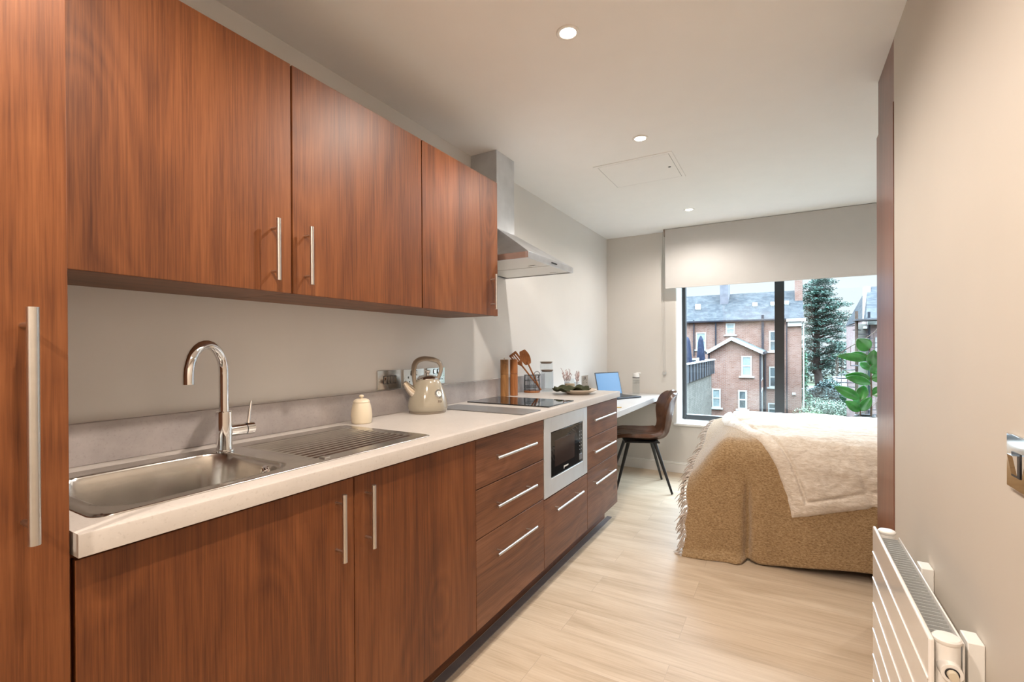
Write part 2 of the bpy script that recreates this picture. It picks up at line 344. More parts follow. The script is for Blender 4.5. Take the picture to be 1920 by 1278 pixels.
# window
f = MB(); y0, y1 = YF-.03, YF+.04; fx0, fx1 = .718, 2.49
f.box(fx0, y0, .497, fx0+.032, y1, 2.238); f.box(fx1-.032, y0, .497, fx1, y1, 2.238)
f.box(fx0+.032, y0, .497, fx1-.032, y1, .545); f.box(fx0+.032, y0, 2.19, fx1-.032, y1, 2.238); f.box(1.566, y0, .545, 1.648, y1, 2.19)
wf = struct(f.build('window_1', M['frame'], bevel=.003))
MB().box(fx0+.032, YF+.005, .545, 1.566, YF+.009, 2.19).build('pane', M['pane'], wf, smooth=False)
MB().box(1.648, YF+.005, .545, fx1-.032, YF+.009, 2.19).build('pane', M['pane'], wf, smooth=False)
# ================================================================== ceiling items
def downlight(x, y, label, k=1.0, col=None):
    t = thing('downlight', label, 'ceiling light', (x, y, ZC), 0, 'recessed downlights')
    MB().lathe([(.028, -.001), (.031, -.004), (.040, -.005), (.043, -.002), (.043, 0)], n=40).build('bezel', M['white'], t)
    MB().lathe([(.0001, -.0025), (.029, -.0025), (.029, -.0005), (.0001, -.0005)], n=32).build('lens', M['lens'], t)
    L = bpy.data.lights.new('downlight_beam', 'SPOT'); L.energy = LAMP_W*k; L.color = col or LAMP_COL; L.spot_size = math.radians(165); L.spot_blend = .6; L.shadow_soft_size = .022
    o = bpy.data.objects.new('downlight_beam', L); COL.objects.link(o); o.parent = t; o.location = (0, 0, -.03)
    return t
downlight(.952, 1.62, 'nearest of the recessed ceiling lights, largest and brightest', 1.0, (1.0, .89, .79))
downlight(.952, 2.636, 'middle recessed ceiling light beside the access hatch', .75)
downlight(.952, 4.196, 'farthest and smallest recessed ceiling light, near the blind', .7)
downlight(1.12, .30, 'added recessed fill light above the tall cabinet, unseen', 1.6, HALL_FILL_COL)  # added lamp, unseen, brightens the near end of the kitchen
downlight(1.12, -.85, 'added recessed fill light by the back wall, unseen', 2.2, HALL_FILL_COL)  # added lamp behind the camera, lifts the hall walls and ceiling
downlight(2.55, 3.6, 'added recessed fill light above the bed, unseen', .5)  # added lamp, unseen, fills the bed area with light
t = thing('access_panel', 'white rectangular access hatch with lock in the ceiling', 'hatch', (.823, 3.138, ZC))
f = MB(); X0, X1, Y0, Y1 = -.245, .245, -.238, .238
for a in ((X0, Y0, X1, Y0+.022), (X0, Y1-.022, X1, Y1), (X0, Y0+.022, X0+.022, Y1-.022), (X1-.022, Y0+.022, X1, Y1-.022)): f.box(a[0], a[1], -.003, a[2], a[3], 0)
f.build('frame', M['ceil'], t)
MB().box(X0+.022, Y0+.022, -.0006, X1-.022, Y1-.022, 0).build('gap', M['gap'], t, smooth=False)
MB().box(X0+.0245, Y0+.0245, -.003, X1-.0245, Y1-.0245, -.0006).build('door', M['ceil'], t)
MB().lathe([(.009, -.005), (.009, -.003)], (.185, 0, 0), 16).build('lock', M['black'], t)
# ================================================================== handles
def bar_handle(parent, p, length, axis, xf, xb, r=.0063, inset=.027):
    """bar centred on p=(y,z) standing at x=xb off a front at x=xf (local coords of the parent)"""
    y, z = p; m = MB(); h = length/2
    if axis == 'z':
        m.cyl((xb, y, z-h), (xb, y, z+h), r, 18)
        for s in (-1, 1): m.cyl((xf, y, z+s*(h-inset)), (xb, y, z+s*(h-inset)), r*.62, 12)
    else:
        m.cyl((xb, y-h, z), (xb, y+h, z), r, 18)
        for s in (-1, 1): m.cyl((xf, y+s*(h-inset), z), (xb, y+s*(h-inset), z), r*.62, 12)
    return m.build('handle', M['steel'], parent, label='brushed steel bar handle')
# ================================================================== base units
ZB, ZD = .135, .884
def carcass(y0, y1, depth, z0, z1, top=False, mat='wood_v'):
    m = MB(); th = .016
    m.box(.004, y0+.001, z0, depth, y0+th, z1); m.box(.004, y1-th, z0, depth, y1-.001, z1); m.box(.004, y0+th, z0, depth, y1-th, z0+th); m.box(.004, y0+th, z0+th, .016, y1-th, z1)
    if top: m.box(.004, y0+th, z1-th, depth, y1-th, z1)
    return m
def shift(m, dy): m.v = [(a, b-dy, c) for a, b, c in m.v]; return m
Y = [.318, .918, 1.518, 2.118, 2.718, 3.318]
t = thing('sink_cabinet', 'wide walnut base cabinet with two doors below the sink', 'cabinet', (0, Y[0], 0))
shift(carcass(Y[0], Y[2], .578, ZB, .892), Y[0]).build('body', M['wood_v'], t)
for (a, b2, hy, lb) in ((Y[0]+.002, Y[1]-.0015, .857, 'left'), (Y[1]+.0015, Y[2]-.0015, .960, 'right')):
    d = MB().box(.580, a-Y[0], ZB, .600, b2-Y[0], ZD).build('door', M['wood_v'], t, bevel=.0012)
    bar_handle(d, (hy-Y[0], .766), .180, 'z', .600, .633)
def drawer_unit(i, label):
    t = thing('drawer_cabinet', label, 'drawer unit', (0, Y[i], 0), 0, 'three-drawer base units')
    shift(carcass(Y[i], Y[i+1], .578, ZB, .892), Y[i]).build('body', M['wood_v'], t)
    for z0, z1, hz in ((.690, ZD, .796), (.493, .686, .598), (ZB, .489, .401)):
        d = MB().box(.580, .0015, z0, .600, .5985, z1).build('drawer', M['wood_h'], t, bevel=.0012)
        bar_handle(d, (.285 if i == 2 else .258, hz), .350 if i == 2 else .40, 'y', .600, .633, inset=.045)
    return t
drawer_unit(2, 'walnut unit of three drawers between the sink cabinet and the microwave')
drawer_unit(4, 'walnut unit of three drawers at the end of the worktop by the desk')
t = thing('microwave_cabinet', 'walnut base cabinet housing the microwave above one deep drawer', 'cabinet', (0, Y[3], 0))
c = shift(carcass(Y[3], Y[4], .578, ZB, .892), Y[3]); c.box(.004, .016, .470, .56, .584, .482); c.build('body', M['wood_v'], t)
d = MB().box(.580, .0015, ZB, .600, .5985, .476).build('drawer', M['wood_h'], t, bevel=.0012)
bar_handle(d, (.272, .410), .365, 'y', .600, .633, inset=.045)
# microwave
t = thing('microwave', 'built-in microwave with steel trim and black glass door', 'microwave', (0, Y[3], .484))
MB().box(.18, .04, .004, .575, .56, .385).build('housing', M['blackmetal'], t)
fz1 = .402; gy0, gy1, gz0, gz1 = .082, .530, .086, .325
f = MB(); f.box(.578, .003, 0, .602, gy0, fz1); f.box(.578, gy1, 0, .602, .597, fz1); f.box(.578, gy0, 0, .602, gy1, gz0); f.box(.578, gy0, gz1, .602, gy1, fz1)
f.build('trim_frame', plain('microwave_trim_sky_tint', (.70, .76, .82), .38, .5, noise_amt=.04, nscale=10), t, bevel=.0015, label='brushed steel surround with window reflection in its colour')  # bluish base: window reflection put into the steel's colour
dr = MB().box(.578, gy0+.004, gz0+.004, .600, gy1-.075, gz1-.004).build('door', M['blackglass'], t, bevel=.001)
MB().box(.5995, gy0+.05, gz0+.05, .6006, gy1-.13, gz1-.05).build('viewing_window', plain('dark_mesh_window', (.035,.022,.02), .12), dr, smooth=False)
g = MB(); lx = .6004; ly = gy0+.165; lz = gz0+.022   # maker's mark, thin pale strokes
g.box(lx, ly, lz-.006, lx+.001, ly+.006, lz+.010)
for k in range(6): g.box(lx, ly+.009+k*.009, lz+.0015, lx+.001, ly+.0155+k*.009, lz+.009)
g.build('maker_mark', M['inkw'], dr, smooth=False)
cp = MB().box(.578, gy1-.073, gz0+.004, .600, gy1-.004, gz1-.004).build('control_panel', M['blackglass'], t, bevel=.001)
g = MB()
for r in range(6):
    for c_ in range(2): g.lathe([(.0035, 0), (.0035, .0006)], (0, 0, 0), 10); 
g = MB()
for r in range(6):
    for c_ in range(2): g.box(.600, gy1-.055+c_*.026, gz0+.075+r*.021, .6008, gy1-.048+c_*.026, gz0+.081+r*.021)
g.build('button', plain('button_grey', (.25,.25,.26), .4), cp, smooth=False)
MB().box(.600, gy1-.060, gz0+.018, .603, gy1-.018, gz0+.052).build('door_release', plain('release_grey', (.16,.17,.19), .3), cp, bevel=.001)
# plinth
tag(MB().box(.485, .318, .0, .503, 3.318, .133).box(.02, 3.300, 0, .485, 3.318, .133).build('plinth', M['wood_h'], bevel=.001), 'long walnut plinth board under the base units', 'plinth')
# ================================================================== worktop with cut-out
ZT = .933; cy0, cy1, cx0, cx1 = .372, 1.300, .115, .540
m = MB(); z0 = .893
prof = [(.585, z0), (.6195, z0), (.620, z0+.0005), (.620, ZT-.0035), (.619, ZT-.001), (.6165, ZT), (.585, ZT)]
ya, yb = .318, 3.323; n = len(prof)
m.add([(x, ya, z) for x, z in prof]+[(x, yb, z) for x, z in prof], [tuple(range(n)), tuple(reversed(range(n, 2*n)))]+[(i, (i+1) % n+0, (i+1) % n+n, i+n) if 0 else (i, i+n, (i+1) % n+n, (i+1) % n) for i in range(n)])
m.box(.001, ya, z0, cx0, yb, ZT); m.box(cx1, ya, z0, .585, yb, ZT); m.box(cx0, ya, z0, cx1, cy0, ZT); m.box(cx0, cy1, z0, cx1, yb, ZT)
tag(m.build('worktop', M['worktop'], angle=30), 'long pale stone-effect worktop over the base units', 'worktop')
tag(MB().box(.001, .318, ZT, .020, 3.323, 1.046).build('upstand', M['upstand'], bevel=.0015), 'grey stone-effect upstand along the wall behind the worktop', 'upstand')
# ================================================================== sink (height field)
t = thing('sink', 'stainless steel inset sink with ribbed drainer on its right', 'sink', (.327, .843, ZT))
SX0, SX1, SY0, SY1 = -.237, .231, -.485, .472
def rr(x, y, cx, cy, hx, hy, r):
    qx = abs(x-cx)-hx+r; qy = abs(y-cy)-hy+r
    return min(max(qx, qy), 0)+math.hypot(max(qx, 0), max(qy, 0))-r
BY0, BY1, BX0, BX1 = -.452, -.055, -.155, .200
bcx, bcy, bhx, bhy = (BX0+BX1)/2, (BY0+BY1)/2, (BX1-BX0)/2, (BY1-BY0)/2
def sink_h(x, y):
    h = .0035
    d = rr(x, y, bcx, bcy, bhx, bhy, .075)
    if d < .004:
        h += .0012*math.exp(-((d-.004)/.004)**2)
        dep = sm(0, .028, -d)*.125 + sm(.02, .09, -d)*.022
        h -= dep + .010*sm(0, .01, -d)
    # raised panel ribs
    px0, px1 = -.165, .175
    if px0 < x < px1:
        ystart = -.02 + .10*max(0, (0.175-x))/.34*0 + .028*abs(math.sin((x+.2)*40))*0
        y_s = -.015 + .06*(x > .02)*0
        lo = 0.005 + .0*(x)
        if lo < y < .435:
            e = min(sm(lo, lo+.03, y), sm(.435, .415, y) if False else 1-sm(.405, .435, y))
            h += e*(.0019*math.sin((x-px0)/(px1-px0)*2*PI*12) - .0022)
    if d > .004: 
        e = rr(x, y, 0, -.006, .232, .4765, .03)
        h -= .003*sm(-.006, 0, e)
    return h
nx, ny = 150, 230
def skp(a, b_): 
    x = SX0+(SX1-SX0)*a; y = SY0+(SY1-SY0)*b_
    return (x, y, sink_h(x, y))
sg = MB().grid(skp, nx, ny)
# round the outer corners by pulling verts in
cxm, cym, hx, hy, rc = (SX0+SX1)/2, (SY0+SY1)/2, (SX1-SX0)/2, (SY1-SY0)/2, .035
vv = []
for x, y, z in sg.v:
    dx, dy = x-cxm, y-cym; qx, qy = abs(dx)-(hx-rc), abs(dy)-(hy-rc)
    if qx > 0 and qy > 0:
        L = math.hypot(qx, qy); mxx = max(qx, qy)
        k = mxx/L; x = cxm+math.copysign(hx-rc+qx*k, dx); y = cym+math.copysign(hy-rc+qy*k, dy)
    edge = max(abs(x-cxm)-hx, abs(y-cym)-hy)
    vv.append((x, y, z))
sg.v = vv
so = sg.build('sink_deck', M['sinksteel'], t, angle=80)
s_ = so.modifiers.new('solid', 'SOLIDIFY'); s_.thickness = .001; s_.offset = -1
ov = MB(); ov.lathe([(.017, 0), (.017, .003), (.011, .004), (.011, .001)], n=24)
for k in range(3):
    a = 2*PI*k/3+.5; ov.tube([(0,0,.003), (.013*math.cos(a), .013*math.sin(a), .003)], .0028, 8)
oo = ov.build('overflow_cover', M['chrome'], t, loc=(.098, -.0735, -.022)); oo.rotation_euler = (PI/2, 0, 0)
oo.rotation_euler = (math.radians(80), 0, 0)
ob = MB().lathe([(.0001, .0005), (.012, .0005)], n=20).build('overflow_hole', M['black'], t, loc=(.098, -.0735, -.022)); ob.rotation_euler = (math.radians(80), 0, 0)
MB().lathe([(.0001, .001), (.030, .001), (.036, .003), (.040, .0005), (.040, -.001)], n=30).build('waste', M['chrome'], t, loc=(.02, -.257, -.151))
MB().box(-.012, -.006, 0, .012, .012, .0035).build('overflow_tag', M['steel'], t, loc=(.197, .035, .0035), bevel=.001)
# tap
t = thing('mixer_tap', 'tall chrome swan-neck mixer tap behind the sink bowl', 'tap', (.185, .792, ZT+.0045))
MB().lathe([(.027, 0), (.027, .004), (.0215, .006), (.0215, .118), (.020, .120)], n=32).build('body', M['chrome'], t)
dirx, diry = .09, -.14; L = math.hypot(dirx, diry); dx_, dy_ = dirx/L, diry/L
pts = [(0, 0, .11), (0, 0, .235)]; R = L/2
for k in range(1, 17):
    a = PI*k/16; pts.append((dx_*(R-R*math.cos(a)), dy_*(R-R*math.cos(a)), .235+R*math.sin(a)))
pts.append((dirx, diry, .212))
MB().tube(pts, .0135, 24).build('spout', M['chrome'], t)
lv = MB(); lv.cyl((0, .015, .058), (0, .062, .058), .0175, 28); lv.cyl((0, .0645, .058), (0, .088, .058), .0185, 28)
lo_ = lv.build('side_valve', M['chrome'], t)
MB().tube([(0, .074, .074), (-.003, .080, .11), (-.006, .087, .142)], [.0055, .004, .0032], 14).build('lever', M['chrome'], lo_)
MB().cyl((0, .060, .058), (0, .066, .058), .0165, 28).build('seal_ring', M['black'], lo_)
# ================================================================== wall and tall cabinets
UZ0, UZ1, UX = 1.4145, 2.113, .3375
UY = [.315, .915, 1.515, 2.115]
for i, (hy, lb) in enumerate(((.849, 'walnut wall cabinet nearest the tall cabinet, above the sink'), (.960, 'middle walnut wall cabinet above the kettle'), (2.045, 'walnut wall cabinet next to the cooker hood'))):
    t = thing('wall_cabinet', lb, 'cabinet', (0, UY[i], UZ0), 0, 'wall cabinets in a row')
    c = carcass(UY[i], UY[i+1], UX-.021, 0, UZ1-UZ0, True); shift(c, UY[i]).build('body', M['wood_h'], t)
    d = MB().box(UX-.019, .003, -.002, UX, .597, UZ1-UZ0).build('door', M['wood_v'], t, bevel=.0012)
    bar_handle(d, (hy-UY[i], 1.533-UZ0), .180, 'z', UX, UX+.033)
t = thing('tall_cabinet', 'tall walnut larder cabinet with long steel handle at the left edge', 'cabinet', (0, -.287, 0))
m = MB(); m.box(.004, 0, .0, .578, .6, 2.113); m.build('body', M['wood_v'], t)
d = MB().box(.580, .001, ZB, .600, .600, 2.113).build('door', M['wood_v'], t, bevel=.0012)
bar_handle(d, (.2585+.287, 1.125), .365, 'z', .600, .645, r=.0076, inset=.027)
# ================================================================== cooker hood
t = thing('cooker_hood', 'steel pyramid cooker hood with square chimney on the wall', 'cooker hood', (0, 2.452, 1.713))
hw, hd, rz = .301, .50, .033
q0 = [(.002, -hw, rz), (hd, -hw, rz), (hd, hw, rz), (.002, hw, rz)]; zt = .235
q1 = [(.002, -.10, zt), (.187, -.10, zt), (.187, .11, zt), (.002, .11, zt)]
MB().hexa(q0, q1).build('canopy', M['brushed'], t, smooth=False)
r_ = MB(); r_.box(hd-.012, -hw, 0, hd, hw, rz); r_.box(.002, -hw, 0, hd-.012, -hw+.012, rz); r_.box(.002, hw-.012, 0, hd-.012, hw, rz); r_.box(.002, -hw+.012, 0, .014, hw-.012, rz); r_.box(.014, -hw+.012, rz-.004, hd-.012, hw-.012, rz)
r_.build('rim', M['brushed'], t, bevel=.0008)
MB().box(.002, -.0985, zt-.01, .185, .1085, 2.409-1.713).build('chimney', M['brushed'], t, bevel=.001)
for k in range(2):
    y0 = -hw+.02+k*.286; fl = MB().box(.03, y0, .004, .484, y0+.278, .012).build('grease_filter', plain('filter_alu', (.72,.70,.67), .4, .6), t, bevel=.001)
    MB().box(.37, y0+.225, .0015, .41, y0+.262, .004).build('filter_latch', M['steel'], fl, bevel=.001)
g = MB()
for k in range(5): g.box(hd, -.02+k*.0155, .012, hd+.003, -.010+k*.0155, .020)
g.build('button', M['black'], t, bevel=.0005)
# ================================================================== hob, glass board
t = thing('hob', 'black glass induction hob set in the worktop', 'hob', (.315, 2.395, ZT))
MB().box(-.255, -.175, 0, .265, .165, .006).build('glass', M['blackglass'], t, bevel=.0015)
tag(MB().box(-.262, -.092, 0, .250, .098, .005).build('glass_board', M['greyglass'], loc=(.345, 2.000, ZT), bevel=.002), 'flat grey glass board on the worktop before the hob', 'board')
# ================================================================== kettle
ks = math.atan2(-.764*.95+.645*.3*0+.0, 1)  # placeholder, real angles below
kc = (.134, 1.787, ZT)
t = thing('kettle', 'cream retro dome kettle with loop handle and dial', 'kettle', kc, 0)
prof = [(.001, .010), (.088, .010), (.093, .014), (.0965, .026), (.0965, .040), (.093, .060), (.086, .085), (.078, .110), (.070, .130), (.062, .148), (.055, .158), (.050, .163), (.001, .163)]
MB().lathe(prof, n=64).build('body', M['kettle'], t, angle=50)
MB().lathe([(.001, 0), (.086, 0), (.088, .004), (.088, .010), (.001, .010)], n=48).build('base', M['kettleh'], t)
ld = MB().lathe([(.052, .162), (.052, .166), (.047, .172), (.036, .179), (.020, .183), (.001, .184)], n=48).build('lid', M['chrome'], t)
MB().lathe([(.001, .184), (.010, .184), (.010, .190), (.012, .192), (.014, .196), (.014, .203), (.010, .206), (.001, .206)], n=24).build('knob', M['chrome'], ld)
tc_ = Vector((.645, -.764, 0)); tr_ = Vector((.764, .645, 0))
sd = (-tr_*.93 + tc_*.36).normalized(); gd = (tc_*.80 + tr_*.60).normalized()
p0 = sd*.070+Vector((0,0,.100)); p1 = sd*.090+Vector((0,0,.118)); p2 = sd*.118+Vector((0,0,.150))
MB().tube([p0, p1, p2], [.028, .022, .0125], 24).build('spout', plain('spout_chrome_warm', (.75,.68,.58), .12, 1), t, label='polished metal spout')
pts = []
hh = [(-.064, .128), (-.069, .165), (-.071, .200), (-.066, .232), (-.050, .252), (-.020, .261), (.020, .258), (.050, .249), (.067, .232), (.071, .212), (.066, .190), (.056, .165), (.052, .150)]
def crm(P, n):
    out = []
    for i in range(len(P)-1):
        p = [P[max(0, i-1)], P[i], P[i+1], P[min(len(P)-1, i+2)]]
        for k in range(n):
            f_ = k/n; out.append(tuple(.5*((2*b)+(-a+c)*f_+(2*a-5*b+4*c-d)*f_**2+(-a+3*b-3*c+d)*f_**3) for a, b, c, d in zip(*p)))
    return out+[P[-1]]
hr_ = crm([(a, z, r) for (a, z), r in zip(hh, [.0075, .008, .009, .0105, .011, .012, .012, .012, .012, .0115, .011, .010, .008])], 5)
pts = [(-sd)*a + Vector((0,0,z)) for a, z, r in hr_]
MB().tube(pts, [r*.85 for a, z, r in hr_], 18, flat=1.7).build('handle', M['kettleh'], t)
gp = gd*.079+Vector((0,0,.094)); rot = (gd+Vector((0,0,.30))).to_track_quat('Z', 'Y').to_euler()
g1 = MB().lathe([(.001, .006), (.014, .006), (.0145, .010), (.019, .010), (.0205, .006), (.0205, -.004)], n=32).build('dial', M['chrome'], t, loc=gp); g1.rotation_euler = rot
g2 = MB().lathe([(.001, .0075), (.0138, .0075), (.0138, .006)], n=24).build('dial_face', M['white'], g1)
MB().box(-.0008, -.002, .0076, .0008, .010, .0082).build('needle', M['black'], g1, smooth=False)
# lettering on the kettle is a row of small raised bright strokes below the dial
def letters(parent, cx, cz, s, mat, dirv, r0, name='lettering'):
    m = MB(); side = Vector((-dirv.y, dirv.x, 0)); strokes = [(0,0,.3,.12),(0,.5,.12,1),(.25,.0,.37,.8),(.55,0,.8,.12),(.6,0,.72,1),(1.0,0,1.12,1),(1.0,.85,1.4,1),(1.35,0,1.47,1),(1.7,0,1.82,1),(1.7,.45,2.0,.57)]
    for a, b_, c_, d_ in strokes:
        for q in range(1):
            pa = dirv*r0 + side*((a-1)*s) + Vector((0,0,cz-b_*s)); pb = dirv*r0 + side*((c_-1)*s) + Vector((0,0,cz-d_*s))
            e = dirv*.0015
            m.hexa([pa-e*3, Vector((pb.x,pb.y,pa.z))-e*3, Vector((pb.x,pb.y,pa.z))+e, pa+e], [Vector((pa.x,pa.y,pb.z))-e*3, pb-e*3, pb+e, Vector((pa.x,pa.y,pb.z))+e])
    return m.build(name, mat, parent, smooth=False, fixn=True)
letters(t, 0, .065, .011, M['chrome'], gd, .0925)
# ceramic jar
t = thing('ceramic_jar', 'small cream lidded ceramic jar beside the drainer', 'jar', (.110, 1.392, ZT))
MB().lathe([(.001, 0), (.037, 0), (.040, .003), (.0425, .020), (.043, .035), (.041, .055), (.037, .075), (.033, .086), (.001, .086)], n=40).build('body', M['cream'], t)
ld = MB().lathe([(.0335, .086), (.034, .090), (.030, .097), (.020, .102), (.001, .103)], n=40).build('lid', M['cream'], t)
MB().lathe([(.006, .101), (.005, .106), (.010, .110), (.010, .114), (.006, .118), (.001, .119)], n=20).build('knob', M['cream'], ld)
# ================================================================== switches and sockets by the kettle
def plate(name, label, y0, y1, z0, z1, group):
    t = thing(name, label, 'socket' if 'socket' in name else 'switch', (0, (y0+y1)/2, (z0+z1)/2), 0, group)
    h = (y1-y0)/2; v = (z1-z0)/2
    MB().box(.0005, -h, -v, .0065, h, v).build('face_plate', plain('plate_chrome', (.62,.61,.60), .16, 1) if 'pm' not in M else M['pm'], t, bevel=.0012)
    for q in (-1, 1): MB().cyl((.0065, q*(h-.011), 0), (.0075, q*(h-.011), 0), .0032, 12).build('screw', M['chrome'], t)
    return t
M['pm'] = plain('plate_chrome', (.62, .61, .60), .16, 1)
t = plate('light_switch', 'steel plate with four rocker switches left of the kettle', 1.583, 1.737, 1.050, 1.141, 'steel wall plates above the worktop')
for k in range(4):
    y = -.033+k*.0225
    su = MB().box(.0065, y-.0085, -.019, .008, y+.0085, .019).build('rocker_surround', M['black'], t, bevel=.0008)
    MB().hexa([(.008, y-.006, -.016), (.0095, y-.006, -.016), (.0095, y+.006, -.016), (.008, y+.006, -.016)], [(.008, y-.006, .016), (.0125, y-.006, .016), (.0125, y+.006, .016), (.008, y+.006, .016)]).build('rocker', M['chrome'], su, smooth=False)
def socket(label, y0, y1, z0, z1, white=False, group='steel wall plates above the worktop'):
    t = plate('double_socket', label, y0, y1, z0, z1, group)
    for q in (-1, 1):
        y = q*.042; m = MB(); m.box(.0064, y-.0035, -.002, .0069, y+.0035, .008); m.box(.0064, y-.0125, -.022, .0069, y-.0055, -.016); m.box(.0064, y+.0055, -.022, .0069, y+.0125, -.016)
        m.build('socket_slot', M['black'], t, smooth=False)
        yr = q*.016; su = MB().box(.0065, yr-.008, .012, .008, yr+.008, .037).build('rocker_surround', M['black'], t, bevel=.0008)
        MB().hexa([(.008, yr-.0055, .015), (.0125, yr-.0055, .015), (.0125, yr+.0055, .015), (.008, yr+.0055, .015)], [(.008, yr-.0055, .034), (.0095, yr-.0055, .034), (.0095, yr+.0055, .034), (.008, yr+.0055, .034)]).build('rocker', M['chrome'], su, smooth=False)
    return t
socket('double steel socket directly behind the kettle spout', 1.756, 1.908, 1.051, 1.140)
socket('double steel socket seen through the kettle handle', 1.934, 2.083, 1.052, 1.140)
socket('double steel socket on the wall left of the laptop', 4.140, 4.300, .886, .985, group='sockets above the desk')
# ================================================================== mills, caddy, utensils
def mill(x, y, label, r, mat, h=.238):
    t = thing('pepper_mill', label, 'pepper mill', (x, y, ZT), 0, 'tall wooden mills behind the hob')
    MB().lathe([(.001, 0), (r, 0), (r, h*.60), (.001, h*.60)], n=32).build('body', mat, t, bevel=.001)
    MB().lathe([(.001, h*.604), (r, h*.604), (r, h), (.001, h)], n=32).build('head', mat, t, bevel=.001)
    MB().lathe([(.003, h), (.003, h+.004), (.0055, h+.006), (.0055, h+.011), (.001, h+.013)], n=14).build('nut', M['steel'], t)
mill(.068, 2.628, 'nearer tall wooden mill behind the hob', .0265, M['acacia_pale'])
mill(.098, 2.698, 'farther tall wooden mill, half hidden, darker red', .0255, M['acacia'])
CX, CY = .098, 2.955
t = thing('utensil_caddy', 'black wire utensil caddy on a round wooden base', 'caddy', (CX, CY, ZT))
MB().lathe([(.001, 0), (.056, 0), (.058, .004), (.058, .010), (.056, .013), (.001, .013)], n=36).build('base', M['acacia'], t)
g = MB()
def ring(m, r, z, tr=.0016): m.tube([(r*math.cos(2*PI*k/36), r*math.sin(2*PI*k/36), z) for k in range(37)], tr, 6)
for z in (.018, .028, .038, .048, .085, .122): ring(g, .055, z)
for k in range(8):
    a = 2*PI*k/8+.2; g.tube([(.055*math.cos(a), .055*math.sin(a), .012), (.057*math.cos(a), .057*math.sin(a), .06), (.053*math.cos(a), .053*math.sin(a), .122)], .0018, 6)
g.build('wire_basket', M['blackmetal'], t)
vx, vy = .87, .5
MB().tube([(.055*.75+.0, .055*.1, .100)]+[(.038+.021*math.cos(a)*vx, .005+.021*math.cos(a)*vy, .122+.026*math.sin(a)) for a in [PI*k/10 for k in range(11)]], .0022, 6).build('loop_handle', M['blackmetal'], t)
def utensil(name, label, cat, base, top, hw, hl, slots=False, bowl=0):
    base, top = Vector(base), Vector(top); ax = (top-base); L = ax.length; ax.normalize()
    vw = (CP-(base+top)/2); side = ax.cross(vw).normalized(); nrm = side.cross(ax).normalized()
    t = thing(name, label, cat, base, 0, 'wooden utensils in the wire caddy')
    hs = L-hl; m = MB()
    m.tube([(0,0,0), ax*(hs*.5), ax*(hs*1.0), ax*(hs+.02)], [.0062, .0055, .006, .010], 12)
    m.build('handle', M['acacia'], t)
    h = MB(); N_, K = 22, 13
    for sgn in (1, -1):
        def P(a, b_):
            s = b_; w = hw*(math.sin(PI*min(.93, .12+.75*s))**.55 if bowl else (sm(-.25, .5, s)*(1-.25*sm(.97, 1.1, s))))
            x = (a-.5)*2
            off = -bowl*(1-x*x)*math.sin(PI*s) + sgn*.0025*(1-abs(x)**6)
            if slots: off = .006*s + sgn*.0022*(1-abs(x)**6)
            return ax*(hs+hl*s) + side*(x*w) + nrm*off
        h.grid(P, K, N_)
        if slots and sgn: # cut four slots by dropping faces
            pass
    if slots:
        nv = K*N_; keep = []
        for f_ in h.f:
            i = f_[0] % nv; cx_, cy_ = i % K, i//K
            if cx_ in (2, 5, 8) and 6 < cy_ < 18: continue
            keep.append(f_)
        h.f = keep
    h.build('spoon_head' if bowl else 'slotted_head', M['acacia'], t, angle=60, fixn=False)
utensil('wooden_spatula', 'slotted wooden spatula leaning left in the wire caddy', 'spatula', (.145, 3.005, ZT+.015), (.030, 2.795, ZT+.278), .029, .115, slots=True)
utensil('wooden_spoon', 'wooden spoon standing in the wire caddy', 'spoon', (.150, 2.985, ZT+.015), (.075, 2.855, ZT+.295), .033, .108, bowl=.010)
# storage jars
def glassjar(x, y, r, h, label, lidmat):
    t = thing('storage_jar', label, 'jar', (x, y, ZT), 0, 'glass storage jars with wooden lids')
    m = MB(); N_ = 48; pr = []
    for rr_, z in ((.001, .002), (r*.94, .002), (r, .008), (r, h-.014), (r*.96, h-.008)): pr.append((rr_, z))
    m.lathe(pr, n=N_)
    m.v = [(vx_*(1+.012*math.cos(24*math.atan2(vy_, vx_))), vy_*(1+.012*math.cos(24*math.atan2(vy_, vx_))), vz) for vx_, vy_, vz in m.v]
    m.build('glass_body', M['jarglass'], t, angle=80)
    MB().lathe([(.001, h-.014), (r*.86, h-.014), (r*.88, h-.006), (r*1.0, h-.006), (r*1.0, h), (.001, h)], n=36).build('lid', lidmat, t)
lidm = plain('dark_bamboo_lid', (.16, .12, .09), .6)
glassjar(.172, 3.050, .044, .157, 'shorter glass storage jar with wooden lid right of the caddy', lidm)
glassjar(.122, 3.140, .046, .212, 'taller glass storage jar standing behind the shorter one', lidm)
def tumbler(x, y, r, h, label, z=ZT):
    m = MB().lathe([(.001, .003), (r*.86, .003), (r, h), (r-.002, h), (r*.86-.002, .007), (.001, .007)], n=32)
    return tag(m.build('glass_tumbler', M['jarglass'], loc=(x, y, z), angle=60), label, 'glass', 'drinking glasses')
tumbler(.048, 3.048, .036, .115, 'ribbed drinking glass between the mills and wire caddy')
